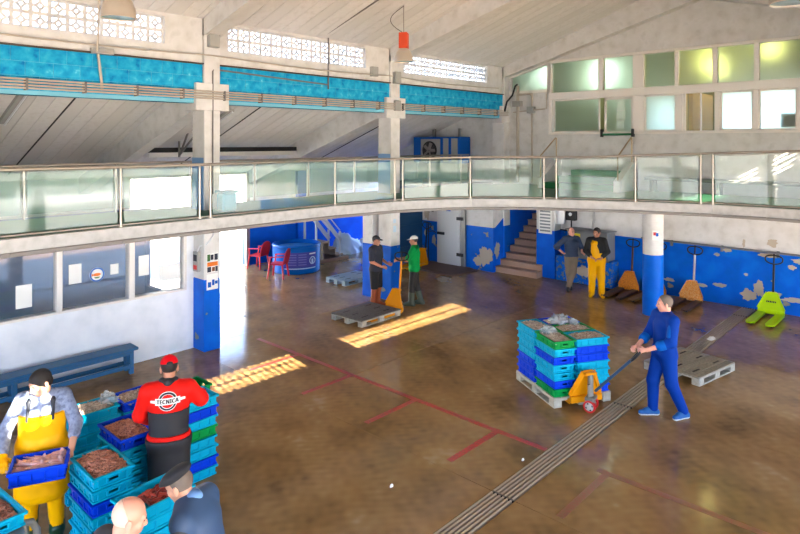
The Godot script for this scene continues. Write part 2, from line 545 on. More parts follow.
# ---------- the hall itself ----------
func breeze_mesh(w: float, h: float) -> ArrayMesh:
	var s := ns()
	var d := 0.05
	var f := 0.030
	box(s, Vector3(0, h / 2 - f / 2, 0), Vector3(w, f, d))
	box(s, Vector3(0, -h / 2 + f / 2, 0), Vector3(w, f, d))
	box(s, Vector3(w / 2 - f / 2, 0, 0), Vector3(f, h - 2 * f, d))
	box(s, Vector3(-w / 2 + f / 2, 0, 0), Vector3(f, h - 2 * f, d))
	var r := 0.062
	for q in 4:
		var a := Vector3(cos(q * PI / 2) * r, sin(q * PI / 2) * r, 0)
		var b := Vector3(cos((q + 1) * PI / 2) * r, sin((q + 1) * PI / 2) * r, 0)
		bar(s, a * 1.12 - b * 0.12, b * 1.12 - a * 0.12, d * 0.9, 0.030, 0.0, Vector3(0, 0, 1))
		var e := Vector3(cos(q * PI / 2), sin(q * PI / 2), 0)
		bar(s, e * r, e * (w if q % 2 == 0 else h) * 0.49, d * 0.8, 0.030, 0.0, Vector3(0, 0, 1))
	return s.commit()

func vent_wall(parent: Node3D, v0: float, v1: float, bays: Array, mesh: ArrayMesh) -> void:
	# bays: [start of bay, start of vents, columns, end of bay]
	var top := 6.6
	for b in bays:
		var e: float = b[1] + b[2] * 0.267
		var s := ns()
		slab(s, b[0], b[3], v0, v1, 5.46, 5.79)
		slab(s, b[0], b[3], v0, v1, 6.285, top)
		slab(s, b[0], b[1], v0, v1, 5.79, 6.285)
		slab(s, e, b[3], v0, v1, 5.79, 6.285)
		obj("clerestory_panel", s, M.plaster, parent)
		for i in b[2]:
			for j in 2:
				var o := obj("breeze_block", mesh, M.plaster, parent)
				o.position = P(b[1] + (i + 0.5) * 0.267, (v0 + v1) / 2, 5.79 + (j + 0.5) * 0.2475)

func build_shell() -> void:
	var s: SurfaceTool
	# ground outside
	s = ns()
	slab(s, -60, 70, -60, 70, -0.5, -0.12)
	setting(obj("ground_outside", s, M.pale_concrete))
	# floor of cast slabs with joints
	var fl := shell("floor")
	s = ns()
	slab(s, -6.3, 22, -5.2, 17.3, -0.12, -0.07)
	obj("joint_bed", s, M.joint, fl)
	var us := [-6.3, -3.96, -0.7, 2.56, 5.82, 9.08, 12.34, 15.6, 22.0]
	var vs := [-5.2, -1.0, 3.68, 3.99, 7.7, 11.0, 14.2, 17.3]
	for i in us.size() - 1:
		for j in vs.size() - 1:
			if j == 2:
				continue
			s = ns()
			slab(s, us[i] + 0.003, us[i + 1] - 0.003, vs[j] + (0.003 if j != 3 else 0.0), vs[j + 1] - (0.003 if j != 1 else 0.0), -0.07, 0.0)
			obj("concrete_slab", s, M.wet_concrete, fl)
	# trench grates along the floor
	for i in range(2, 7):
		var gr := shell("trench_grate", "run of long steel drain bars set flush in the floor, section %d from the near end" % (i - 1), "drain")
		for k in 6:
			s = ns()
			var vv := 3.705 + k * 0.05
			slab(s, us[i] + 0.012, us[i + 1] - 0.012, vv, vv + 0.03, -0.05, 0.004, 0.004)
			obj("grate_bar", s, M.grate, gr)
		s = ns()
		slab(s, us[i + 1] - 0.01, us[i + 1] + 0.01, 3.69, 3.98, -0.03, 0.0)
		obj("cross_bar", s, M.dark_metal, gr)
	var ge := shell("trench_grate", "short last piece of the floor drain at the foot of the end wall", "drain")
	for k in 6:
		s = ns()
		slab(s, 15.62, 16.42, 3.705 + k * 0.05, 3.735 + k * 0.05, -0.03, 0.004, 0.004)
		obj("grate_bar", s, M.grate, ge)
	# painted lines
	s = ns()
	slab(s, 7.03, 7.12, 4.0, 10.55, 0.0, 0.002)
	setting(obj("floor_marking", s, M.red_line), "long worn red line painted across the wet floor", "marking")
	var k2 := 0
	for v in [4.75, 6.26, 7.72, 9.2]:
		s = ns()
		slab(s, 6.0, 7.03, v - 0.045, v + 0.045, 0.0, 0.002)
		setting(obj("floor_marking", s, M.red_line), "short red bay line painted on the floor, %s from the drain" % ["first", "second", "third", "fourth"][k2], "marking")
		k2 += 1
	s = ns()
	slab(s, 7.03, 7.12, 1.0, 3.3, 0.0, 0.002)
	setting(obj("floor_marking", s, M.red_faint), "faded red line on the floor on the near side of the drain", "marking")
	s = ns()
	slab(s, 5.9, 7.03, 3.13, 3.22, 0.0, 0.002)
	setting(obj("floor_marking", s, M.red_faint), "faded short red line beside the near edge of the drain", "marking")
	# main roof
	var roof := shell("ceiling_main")
	for side in [1.0, -1.0]:
		var va := 10.85 if side > 0 else -1.15
		s = ns()
		prism(s, PackedVector2Array([Vector2(va, ceil_h(va)), Vector2(RIDGE, ceil_h(RIDGE)), Vector2(RIDGE, ceil_h(RIDGE) + 0.3), Vector2(va, ceil_h(va) + 0.3)]), P(5.2, 0, 0), Basis(Vector3(0, 0, -1), Vector3.UP, Vector3.RIGHT), 23.2)
		obj("roof_deck", s, M.ceiling_gap, roof)
	for side in [1.0, -1.0]:
		var n := 72
		var w := 22.9 / n
		var a := P(0, 10.7 if side > 0 else -1.0, ceil_h(10.7 if side > 0 else -1.0) - 0.012)
		var b := P(0, RIDGE, ceil_h(RIDGE) - 0.012)
		s = ns()
		bar(s, a, b, w - 0.012, 0.03, 0.0, Vector3.UP)
		var ms: ArrayMesh = s.commit()
		for i in n:
			if side < 0 and i < 20:
				continue
			var o := obj("ceiling_plank", ms, M.ceiling_paint if i % 3 else M.ceiling_paint2, roof)
			o.position.x = -6.3 + (i + 0.5) * w
	# rafters of the main roof
	for u in COL:
		s = ns()
		var poly := PackedVector2Array()
		for v in [-1.1, RIDGE, 10.8]:
			poly.append(Vector2(v, rafter_h(v)))
		for v in [10.8, RIDGE, -1.1]:
			poly.append(Vector2(v, ceil_h(v) + 0.05))
		prism(s, poly, P(u + 0.17, 0, 0), Basis(Vector3(0, 0, -1), Vector3.UP, Vector3.RIGHT), 0.34)
		setting(obj("rafter", s, M.plaster))
	# colonnade: columns, capitals, beams of painted blocks, vents above
	var no := 0
	for u in COL:
		if u < 0.5:
			no += 1
			continue
		var c := shell("column", ["", "square column beyond the far end of the office wall", "square white and blue column at the end of the office wall", "square white and blue column beside the two men at the truck", "white corner column at the end of the blue beams"][no], "column")
		no += 1
		s = ns()
		slab(s, u, u + 0.34, 10.6, 11.05, 1.37, 6.6, 0.012)
		obj("shaft", s, M.plaster, c)
		s = ns()
		slab(s, u - 0.004, u + 0.344, 10.596, 11.054, 0.0, 1.37, 0.012)
		obj("painted_base", s, M.blue_paint, c)
		s = ns()
		slab(s, u - 0.18, u + 0.52, 10.57, 11.0, 4.60, 5.12, 0.01)
		obj("capital", s, M.plaster, c)
	for u in COL:
		if u > 16:
			continue
		var c := shell("column", "square column of the near colonnade, outside the picture", "column")
		s = ns()
		slab(s, u, u + 0.34, -1.3, -0.9, 0.0, 6.4)
		obj("shaft", s, M.plaster, c)
	for i in range(1, 4):
		var ua: float = COL[i] + 0.34
		var ub: float = COL[i + 1]
		var bm := shell("beam", ["", "light blue painted block beam over the office bay", "light blue painted block beam between the two square columns", "light blue painted block beam running to the corner column"][i], "beam")
		s = ns()
		slab(s, ua, ub, 10.657, 10.9, 4.735, 5.48)
		obj("mortar_core", s, M.mortar, bm)
		s = ns()
		slab(s, ua, ub, 10.66, 10.9, 4.735, 4.80)
		obj("soffit_strip", s, M.block_blue, bm)
		var n := 12
		var w := (ub - ua) / n
		for r in 3:
			for k in n:
				var sh := 0.5 if r == 1 else 0.0
				var a0 := maxf(ua, ua + (k - sh) * w)
				var a1 := minf(ub, ua + (k + 1 - sh) * w)
				if r == 1 and k == n - 1:
					a1 = ub
				s = ns()
				slab(s, a0 + 0.002, a1 - 0.002, 10.652, 10.72, 4.803 + r * 0.225, 4.803 + (r + 1) * 0.225 - 0.004, 0.003)
				obj("block", s, M.block_blue, bm)
		s = ns()
		slab(s, ua, ub, 10.60, 10.95, 5.475, 5.50)
		obj("flashing", s, M.flashing, bm)
	var bl := breeze_mesh(0.267, 0.2475)
	var wl := shell("wall_left_upper")
	vent_wall(wl, 10.66, 10.86, [[1.13, 1.424, 14, 5.91], [6.25, 6.47, 14, 11.03], [11.37, 11.57, 14, 16.15]], bl)
	s = ns()
	slab(s, -6.3, 1.13, 10.66, 10.86, 5.46, 6.6)
	obj("plain_panel", s, M.plaster, wl)
	var wn := shell("wall_near_upper")
	vent_wall(wn, -1.15, -0.95, [[-4.0, -3.6, 12, 0.30], [0.30, 0.42, 3, 2.6], [2.6, 2.83, 9, 5.91], [5.91, 6.47, 14, 11.03], [11.03, 13.3, 11, 16.5]], bl)
	s = ns()
	slab(s, -6.3, 16.5, -1.15, -0.95, 4.7, 5.46)
	slab(s, -6.3, -4.0, -1.15, -0.95, 5.4, 6.6)
	obj("plain_panel", s, M.plaster, wn)
	# near-side aisle behind the camera: lean-to roof, open front
	s = ns()
	prism(s, PackedVector2Array([Vector2(-1.1, 5.3), Vector2(-5.4, 4.4), Vector2(-5.4, 4.6), Vector2(-1.1, 5.5)]), P(5.1, 0, 0), Basis(Vector3(0, 0, -1), Vector3.UP, Vector3.RIGHT), 22.8)
	setting(obj("ceiling_near_aisle", s, M.ceiling_paint))
	s = ns()
	slab(s, -6.3, 16.45, -5.3, -0.3, 2.45, 2.7)
	setting(obj("floor_near_gallery", s, M.gallery_near))
	s = ns()
	slab(s, -6.3, 16.45, -5.45, -5.3, 3.55, 4.6)
	setting(obj("wall_light_block", s, M.plaster))  # unseen wall added to cut light through the upper opening
	# side aisle roof
	var ar := shell("ceiling_aisle")
	s = ns()
	prism(s, PackedVector2Array([Vector2(10.7, aisle_h(10.7)), Vector2(17.4, aisle_h(17.4)), Vector2(17.4, aisle_h(17.4) + 0.25), Vector2(10.7, aisle_h(10.7) + 0.25)]), P(5.2, 0, 0), Basis(Vector3(0, 0, -1), Vector3.UP, Vector3.RIGHT), 23.2)
	obj("roof_deck", s, M.ceiling_gap, ar)
	s = ns()
	bar(s, P(0, 10.86, aisle_h(10.86) - 0.012), P(0, 17.2, aisle_h(17.2) - 0.012), 22.9 / 72 - 0.012, 0.03, 0.0, Vector3.UP)
	var am: ArrayMesh = s.commit()
	for i in range(20, 72):
		var o := obj("ceiling_plank", am, M.ceiling_paint if i % 3 else M.ceiling_paint2, ar)
		o.position.x = -6.3 + (i + 0.5) * 22.9 / 72
	for u in [0.79, 5.91, 11.03]:
		s = ns()
		prism(s, PackedVector2Array([Vector2(11.0, aisle_h(11.0) + 0.05), Vector2(17.2, aisle_h(17.2) + 0.05), Vector2(17.2, aisle_h(17.2) - 0.45), Vector2(11.0, aisle_h(11.0) - 0.68)]), P(u + 0.17, 0, 0), Basis(Vector3(0, 0, -1), Vector3.UP, Vector3.RIGHT), 0.30)
		setting(obj("rafter", s, M.plaster))
	# back wall with the open gate
	var wb := shell("wall_back")
	s = ns()
	slab(s, -6.3, 7.3, 17.1, 17.35, 0, 3.3)
	slab(s, 11.07, 22, 17.1, 17.35, 1.22, 3.3)
	slab(s, 7.3, 11.07, 17.1, 17.35, 2.95, 3.3)
	obj("upper_wall", s, M.plaster, wb)
	s = ns()
	slab(s, 11.07, 22, 17.09, 17.35, 0, 1.22)
	obj("blue_dado", s, M.blue_clean, wb)
	s = ns()
	slab(s, 13.0, 13.35, 16.95, 17.1, 0, 3.0)
	obj("pilaster", s, M.blue_clean, wb)
	s = ns()
	slab(s, 10.98, 11.10, 17.0, 17.16, 0, 3.0, 0.01)
	setting(obj("trim_gate_post", s, M.dull_steel))
	# end of the hall: far wall
	var wf := shell("wall_far")
	s = ns()
	slab(s, 16.45, 16.7, -5.3, 9.4, 1.4, 4.25)
	slab(s, 16.45, 16.7, 10.64, 17.2, 2.45, 5.6)
	slab(s, 16.45, 16.7, 9.4, 10.64, 2.45, 4.25)
	slab(s, 16.45, 16.7, 9.16, 10.64, 4.25, 5.57)
	slab(s, 16.45, 16.7, -5.3, 2.2, 4.25, 8.4)
	slab(s, 16.45, 16.7, 2.2, 10.64, 6.42, 8.4)
	slab(s, 16.45, 16.7, 10.5, 11.0, 5.57, 6.45)
	obj("upper_wall", s, M.plaster, wf)
	s = ns()
	slab(s, 16.44, 16.7, -5.3, 9.4, 0, 1.4)
	obj("blue_dado", s, M.blue_paint, wf)
	# behind the camera: unseen end wall, its open gate narrowed to cut the light
	s = ns()
	slab(s, -6.5, -6.25, -5.3, 17.3, 4.2, 8.5)
	slab(s, -6.5, -6.25, 6.8, 17.3, 0, 4.3)
	setting(obj("wall_near_end", s, M.plaster))
	# office wall between the columns
	var wo := shell("wall_office")
	s = ns()
	slab(s, 1.0, 5.92, 11.0, 11.15, 0, 1.17)
	slab(s, 1.0, 5.92, 11.0, 11.15, 2.22, 2.46)
	slab(s, 5.72, 5.92, 11.0, 11.15, 1.17, 2.22)
	obj("panel", s, M.office_white, wo)
	for u in [[1.0, 1.1], [2.2, 2.3], [3.475, 3.565], [4.665, 4.765], [5.70, 5.76]]:
		s = ns()
		slab(s, u[0], u[1], 10.985, 11.16, 1.17, 2.22, 0.006)
		obj("mullion", s, M.frame_white, wo)
	s = ns()
	slab(s, 1.0, 5.76, 10.985, 11.16, 1.15, 1.19, 0.004)
	slab(s, 1.0, 5.76, 10.985, 11.16, 2.20, 2.24, 0.004)
	obj("window_frame", s, M.frame_white, wo)
	var wn2 := 0
	for u in [[2.3, 3.475], [3.565, 4.665], [4.765, 5.70]]:
		wn2 += 1
		s = ns()
		slab(s, u[0], u[1], 11.06, 11.066, 1.19, 2.20)
		setting(obj("window_%d" % wn2, s, M.clear_glass), ["dusty office window with one taped sheet of paper", "office window with a round fish emblem", "office window nearest the square column, showing white inside"][wn2 - 1], "window")
	# office interior: walls close it off
	s = ns()
	slab(s, 0.9, 5.9, 13.0, 13.1, 0, 2.46)
	slab(s, 5.85, 5.95, 11.05, 13.1, 0, 0.9)
	slab(s, 5.85, 5.95, 11.05, 13.1, 2.35, 2.46)
	slab(s, 5.85, 5.95, 12.95, 13.1, 0.9, 2.35)
	slab(s, 0.9, 1.0, 11.0, 13.1, 0, 2.46)
	slab(s, 0.9, 5.95, 11.1, 13.1, 2.46, 2.56)
	setting(obj("wall_office_inside", s, M.office_inside))
	# cold room block with the insulated door
	var cr := shell("wall_cold_room")
	s = ns()
	slab(s, 15.6, 22, 10.64, 13.5, 1.36, 2.75)
	obj("white_upper", s, M.plaster, cr)
	s = ns()
	slab(s, 15.595, 22, 10.635, 13.505, 0.0, 1.36)
	obj("blue_dado", s, M.blue_peeled, cr)
	s = ns()
	slab(s, 15.7, 22.2, 13.5, 13.6, 0, 2.75)
	obj("side_wall", s, M.blue_clean, cr)
	# dark panel added for the shade of the passage beside the cold room
	var sd := shell("door_3", "dark teal panel added for the shade of the passage behind the man in green", "door")
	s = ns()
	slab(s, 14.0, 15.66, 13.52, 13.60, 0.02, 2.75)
	obj("leaf", s, M.passage_shade_teal, sd)
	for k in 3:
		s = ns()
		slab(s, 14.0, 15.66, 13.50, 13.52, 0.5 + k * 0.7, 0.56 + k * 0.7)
		obj("rail", s, M.passage_shade_teal, sd)
	# stair well walls
	s = ns()
	slab(s, 16.7, 21.5, 9.2, 9.4, 0, 5.5)
	slab(s, 21.4, 21.6, 9.2, 10.8, 0, 5.5)
	slab(s, 16.6, 21.5, 10.64, 10.8, 2.7, 5.5)
	slab(s, 16.6, 21.5, 9.2, 10.8, 5.5, 5.6)
	setting(obj("wall_stairwell", s, M.plaster))

# ---------- gallery ----------
const EDGE := [[-6.3, 9.42, 3.66], [2.38, 9.43, 3.66], [3.91, 9.47, 3.64], [5.22, 9.46, 3.64], [5.42, 9.46, 3.64], [6.9, 9.46, 3.65], [8.2, 9.42, 3.65], [9.72, 9.17, 3.65], [9.90, 9.10, 3.65], [10.75, 8.72, 3.66], [11.36, 8.33, 3.67], [12.05, 7.55, 3.68], [12.40, 7.02, 3.68], [12.50, 6.84, 3.68], [12.92, 5.96, 3.70], [13.22, 5.32, 3.73], [13.62, 4.10, 3.78], [13.68, 3.88, 3.79], [13.78, 2.9, 3.83], [13.78, 2.30, 3.85], [13.78, 0.9, 3.85], [13.78, -5.3, 3.85]]
const POSTS := [1, 2, 3, 4, 6, 7, 8, 10, 12, 13, 15, 16, 17, 19, 20]

func build_gallery() -> void:
	var s := ns()
	var fr := Basis(Vector3(1, 0, 0), Vector3(0, 0, -1), Vector3(0, 1, 0))
	var inner := PackedVector2Array()
	for e in EDGE:
		inner.append(Vector2(e[0], e[1]))
	var outline := inner.duplicate()
	for q in [Vector2(16.45, -5.3), Vector2(16.45, 9.4), Vector2(16.45, 10.64), Vector2(16.45, 13.5), Vector2(15.6, 13.5), Vector2(15.6, 11.62), Vector2(-6.3, 11.62)]:
		outline.append(q)
	prism(s, outline, P(0, 0, 2.575), fr, 0.23)
	setting(obj("floor_gallery", s, M.slab_paint), "white concrete gallery slab running round two sides of the hall", "gallery")
	var fl := PackedVector2Array()
	var lip := []
	for i in EDGE.size():
		var a := Vector2(EDGE[maxi(i - 1, 0)][0], EDGE[maxi(i - 1, 0)][1])
		var b := Vector2(EDGE[mini(i + 1, EDGE.size() - 1)][0], EDGE[mini(i + 1, EDGE.size() - 1)][1])
		var t := (b - a).normalized()
		var n := Vector2(-t.y, t.x)
		var c := Vector2(EDGE[i][0], EDGE[i][1])
		fl.append(c + n * 0.12)
		lip.append(c - n * 0.012)
	for q in [Vector2(16.44, -5.2), Vector2(16.44, 13.4), Vector2(15.7, 13.4), Vector2(15.6, 11.55), Vector2(-6.3, 11.55)]:
		fl.append(q)
	s = ns()
	prism(s, fl, P(0, 0, 2.694), fr, 0.012)
	setting(obj("floor_covering", s, M.green_floor), "green painted walkway surface on the gallery", "floor covering")
	# grey drip strip under the slab edge
	s = ns()
	for i in lip.size() - 1:
		bar(s, P(lip[i].x, lip[i].y, 2.475), P(lip[i + 1].x, lip[i + 1].y, 2.475), 0.07, 0.06, 0.01)
	setting(obj("trim_drip_edge", s, M.drip), "grey strip along the lower edge of the gallery slab", "trim")
	# glass railing along the open edge
	var rl := thing("glass_railing", "long curved glass railing with steel posts along the gallery edge", "railing")
	var top := []
	var bot := []
	for i in range(1, EDGE.size()):
		top.append(P(EDGE[i][0], EDGE[i][1] + 0.05, EDGE[i][2] - 0.025))
		bot.append(P(EDGE[i][0], EDGE[i][1] + 0.05, 2.725))
	top[0].x = 0.2
	bot[0].x = 0.2
	for i in range(top.size()):
		if i > 11:
			top[i] += Vector3(0.05, 0, 0.05)
			bot[i] += Vector3(0.05, 0, 0.05)
	s = ns()
	sweep(s, smooth_path(top, 3), 0.027, 10)
	obj("handrail", s, M.steel, rl)
	s = ns()
	sweep(s, smooth_path(bot, 3), 0.016, 8)
	obj("bottom_rail", s, M.steel, rl)
	var pi := []
	for k in POSTS:
		pi.append(k - 1)
	for k in pi:
		s = ns()
		var x: Vector3 = top[k]
		tube(s, Vector3(x.x, 2.70, x.z), Vector3(x.x, x.y, x.z), 0.019, 0.019, 10)
		lathe(s, [Vector2(0.05, 0), Vector2(0.05, 0.012), Vector2(0.02, 0.016)], Vector3(x.x, 2.70, x.z), Basis(), 12)
		obj("post", s, M.steel, rl)
	for k in pi.size() - 1:
		var a: int = pi[k]
		var b: int = pi[k + 1]
		if (top[a] - top[b]).length() < 0.35:
			continue
		s = ns()
		for j in range(a, b):
			var p: Vector3 = bot[j]
			var q: Vector3 = bot[j + 1]
			var d := (q - p).normalized()
			if j == a:
				p += d * 0.05
			if j == b - 1:
				q -= d * 0.05
			glass_strip(s, p, q, 2.76, top[j].y - 0.06, top[j + 1].y - 0.06, 0.008, j == a, j == b - 1)
		obj("glass_panel", s, M.rail_glass, rl)
	s = ns()
	tube(s, top[0], Vector3(top[0].x, 2.7, top[0].z), 0.019)
	glass_strip(s, Vector3(0.3, 0, bot[0].z), Vector3(2.28, 0, bot[0].z), 2.76, 3.58, 3.58, 0.008, true, true)
	# second railing on the far side of the walkway
	var r2 := thing("outer_railing", "straight glass railing on the far side of the gallery walkway", "railing")
	s = ns()
	tube(s, P(0.2, 11.52, 3.6), P(15.55, 11.52, 3.6), 0.024)
	obj("handrail", s, M.steel, r2)
	var u := 0.14
	while u < 15.6:
		s = ns()
		tube(s, P(u, 11.52, 2.70), P(u, 11.52, 3.6), 0.02)
		obj("post", s, M.steel, r2)
		if u + 1.4 < 15.6:
			s = ns()
			slab(s, u + 0.05, u + 1.45, 11.516, 11.524, 2.78, 3.54)
			obj("glass_panel", s, M.rail_glass_dusty, r2)
		u += 1.5
	# round column below the curve
	var rc := shell("column", "round white and blue column under the gallery near the parked trucks", "column")
	s = ns()
	lathe(s, [Vector2(0.225, 1.4), Vector2(0.225, 2.46)], P(14.35, 5.34, 0), Basis(), 32)
	obj("shaft", s, M.plaster, rc)
	s = ns()
	lathe(s, [Vector2(0, 0), Vector2(0.23, 0), Vector2(0.23, 1.4), Vector2(0.225, 1.402)], P(14.35, 5.34, 0), Basis(), 32)
	obj("painted_base", s, M.blue_paint, rc)
	# pier under the walkway behind the second square column
	var pr := shell("column", "slim white and blue pier just behind the man in the dark shirt", "column")
	s = ns()
	slab(s, 10.96, 11.26, 11.2, 11.56, 1.37, 2.46, 0.01)
	obj("shaft", s, M.plaster, pr)
	s = ns()
	slab(s, 10.956, 11.264, 11.196, 11.564, 0.0, 1.37, 0.01)
	obj("painted_base", s, M.blue_clean, pr)
	# pillar beside the stairs
	var pp := shell("column", "wide white and blue pillar to the side of the stone stairs", "column")
	s = ns()
	slab(s, 16.05, 16.5, 8.8, 9.4, 1.40, 2.46, 0.01)
	obj("shaft", s, M.plaster, pp)
	s = ns()
	slab(s, 16.046, 16.5, 8.796, 9.404, 0.0, 1.40, 0.01)
	obj("painted_base", s, M.blue_clean, pp)

func glass_strip(s: SurfaceTool, p: Vector3, q: Vector3, h0: float, h1: float, h2: float, t: float, ca: bool, cb: bool) -> void:
	var d := (q - p).normalized()
	d.y = 0
	var n := Vector3(-d.z, 0, d.x).normalized()
	var o := n * t * 0.5
	var a0 := Vector3(p.x, h0, p.z)
	var b0 := Vector3(q.x, h0, q.z)
	var a1 := Vector3(p.x, h1, p.z)
	var b1 := Vector3(q.x, h2, q.z)
	quad(s, a0 + o, b0 + o, b1 + o, a1 + o, n)

func smooth_path(pts: Array, k: int) -> Array:
	var out := []
	for i in pts.size() - 1:
		var a: Vector3 = pts[maxi(i - 1, 0)]
		var d: Vector3 = pts[mini(i + 2, pts.size() - 1)]
		for j in k:
			out.append((pts[i] as Vector3).cubic_interpolate(pts[i + 1], a, d, float(j) / k))
	out.append(pts[pts.size() - 1])
	return out

# ---------- upper level ----------
func pendant(at: Vector3, r: float, drop: float, label: String, loop: bool) -> void:
	var o := thing("pendant_lamp", label, "lamp", at, 0.0, "bell pendant lamps")
	var s := ns()
	lathe(s, [Vector2(r * 0.97, 0.02), Vector2(r, 0.0), Vector2(r * 1.03, 0.012), Vector2(r * 0.97, r * 0.55), Vector2(r * 0.78, r * 1.05), Vector2(r * 0.5, r * 1.4), Vector2(r * 0.44, r * 1.45)], Vector3.ZERO, Basis(), 28)
	obj("reflector", s, M.lamp_bell, o)
	s = ns()
	lathe(s, [Vector2(0, 0.008), Vector2(r * 0.98, 0.02)], Vector3.ZERO, Basis(), 24)
	obj("lens", s, M.lamp_lens, o)
	s = ns()
	box(s, Vector3(0, r * 1.45 + r * 0.85, 0), Vector3(r * 0.92, r * 1.7, r * 0.92), Basis(Vector3.UP, 0.5), 0.012)
	obj("ballast_box", s, M.orange_box, o)
	s = ns()
	tube(s, Vector3(0, r * 3.1, 0), Vector3(0, drop, 0), 0.008, 0.008, 6)
	obj("chain", s, M.dull_steel, o)
	if loop:
		s = ns()
		var pts := []
		for i in 12:
			var t := i / 11.0
			pts.append(Vector3(-0.30 * sin(t * PI) * (1 - t * 0.2) * 0.682, r * 3.1 + (drop - r * 3.1) * 0.8 * t, -0.30 * sin(t * PI) * 0.731))
		sweep(s, pts, 0.007, 6)
		obj("cable", s, M.dark_metal, o)

func build_upper_fittings() -> void:
	var s: SurfaceTool
	# big window band in the far wall
	var wf := shell("window_1", "band of frosted office windows high in the end wall", "window")
	s = ns()
	slab(s, 16.40, 16.6, 2.2, 9.2, 5.25, 5.47, 0.01)
	slab(s, 16.40, 16.6, 2.2, 9.2, 4.22, 4.29, 0.01)
	slab(s, 16.40, 16.6, 2.2, 9.2, 6.36, 6.44, 0.01)
	obj("rail", s, M.frame_white, wf)
	for v in [[9.10, 9.2], [7.50, 7.64], [6.35, 6.65], [5.46, 5.56], [4.54, 4.65], [3.62, 3.73], [2.66, 2.78]]:
		s = ns()
		slab(s, 16.41, 16.59, v[0], v[1], 5.47, 6.36, 0.006)
		obj("upper_mullion", s, M.frame_white, wf)
	for v in [[9.10, 9.2], [6.35, 6.64], [5.36, 5.54], [4.48, 4.60], [3.64, 3.76], [2.74, 2.86]]:
		s = ns()
		slab(s, 16.41, 16.59, v[0], v[1], 4.29, 5.25, 0.006)
		obj("lower_mullion", s, M.frame_white, wf)
	for v in [[7.64, 9.10], [6.65, 7.50], [5.56, 6.35], [4.65, 5.46], [3.73, 4.54], [2.78, 3.62]]:
		s = ns()
		slab(s, 16.50, 16.512, v[0], v[1], 5.47, 6.36)
		obj("upper_pane", s, M.frosted_glass, wf)
	for v in [[7.62, 9.06], [5.54, 6.35], [3.76, 4.48], [2.86, 3.64]]:
		s = ns()
		slab(s, 16.50, 16.512, v[0], v[1], 4.29, 5.25)
		obj("lower_pane", s, M.frosted_glass, wf)
		s = ns()
		for e in [[v[0], v[0] + 0.035, 4.29, 5.25], [v[1] - 0.035, v[1], 4.29, 5.25], [v[0], v[1], 4.29, 4.325], [v[0], v[1], 5.215, 5.25]]:
			slab(s, 16.47, 16.53, e[0], e[1], e[2], e[3])
		obj("sash", s, M.frame_white, wf)
	s = ns()
	slab(s, 16.50, 16.506, 4.60, 5.36, 4.29, 5.25)
	obj("clear_pane", s, M.clear_glass, wf)
	s = ns()
	slab(s, 16.46, 16.52, 5.30, 5.36, 4.29, 5.25)
	slab(s, 16.46, 16.52, 4.92, 4.95, 4.29, 5.25)
	obj("sliding_sash", s, M.frame_white, wf)
	# corner pane beside the column, cut by the sloping rafter
	var w2 := shell("window_2", "small corner window cut off by the sloping rafter", "window")
	s = ns()
	prism(s, PackedVector2Array([Vector2(9.25, 5.58), Vector2(10.5, 5.58), Vector2(10.5, 6.02), Vector2(9.25, 6.33)]), P(16.5, 0, 0), Basis(Vector3(0, 0, -1), Vector3.UP, Vector3.RIGHT), 0.012)
	obj("pane", s, M.frosted_glass, w2)
	s = ns()
	slab(s, 16.41, 16.6, 9.16, 9.26, 5.5, 6.44)
	bar(s, P(16.5, 9.2, 6.39), P(16.5, 10.6, 6.05), 0.14, 0.08)
	slab(s, 16.41, 16.6, 9.2, 10.6, 5.5, 5.59)
	obj("frame", s, M.frame_white, w2)
	# door in the band with its green push bar
	var d := shell("door_1", "white framed half glazed door with a green push bar", "door")
	s = ns()
	slab(s, 16.47, 16.53, 6.66, 7.48, 3.22, 3.45)
	slab(s, 16.47, 16.53, 6.66, 6.72, 3.22, 5.25)
	slab(s, 16.47, 16.53, 7.42, 7.48, 3.22, 5.25)
	slab(s, 16.47, 16.53, 6.66, 7.48, 5.18, 5.25)
	obj("leaf_frame", s, M.frame_white, d)
	s = ns()
	slab(s, 16.495, 16.507, 6.72, 7.42, 3.45, 5.18)
	obj("pane", s, M.frosted_glass, d)
	s = ns()
	tube(s, P(16.38, 6.66, 4.21), P(16.38, 7.50, 4.21), 0.032, 0.032, 10)
	obj("push_bar", s, M.bar_green, d)
	for v in [6.64, 7.52]:
		s = ns()
		slab(s, 16.34, 16.48, v - 0.03, v + 0.03, 4.14, 4.36, 0.01)
		obj("bar_bracket", s, M.black, d)
	for q in [[6.88, 7.14, 4.62, 4.86], [6.92, 7.10, 4.88, 5.12], [6.94, 7.12, 4.38, 4.58]]:
		s = ns()
		slab(s, 16.482, 16.488, q[0], q[1], q[2], q[3])
		obj("taped_notice", s, M.paper_green, d)
	# office room behind the glass
	var rm := shell("wall_upper_office")
	s = ns()
	slab(s, 20.6, 20.8, 1.6, 9.2, 3.2, 4.3)
	slab(s, 20.6, 20.8, 1.6, 9.2, 5.4, 6.75)
	slab(s, 20.6, 20.8, 1.6, 3.4, 4.3, 5.4)
	slab(s, 20.6, 20.8, 4.55, 4.8, 4.3, 5.4)
	slab(s, 20.6, 20.8, 5.7, 7.0, 4.3, 5.4)
	slab(s, 20.6, 20.8, 7.5, 9.2, 4.3, 5.4)
	slab(s, 16.7, 20.8, 1.6, 1.7, 3.2, 6.75)
	slab(s, 16.7, 20.8, 9.16, 9.2, 3.2, 6.75)
	slab(s, 16.7, 20.8, 1.6, 9.4, 6.7, 6.85)
	slab(s, 16.6, 20.8, 1.6, 9.2, 3.05, 3.2)
	obj("room_shell", s, M.upper_room, rm)
	s = ns()
	slab(s, 18.4, 18.5, 5.9, 6.1, 3.2, 6.7)
	slab(s, 16.7, 18.4, 5.2, 5.3, 3.2, 5.3)
	obj("partition", s, M.upper_room_yellow, rm)
	s = ns()
	slab(s, 16.7, 20.8, 9.2, 10.7, 6.6, 6.75)
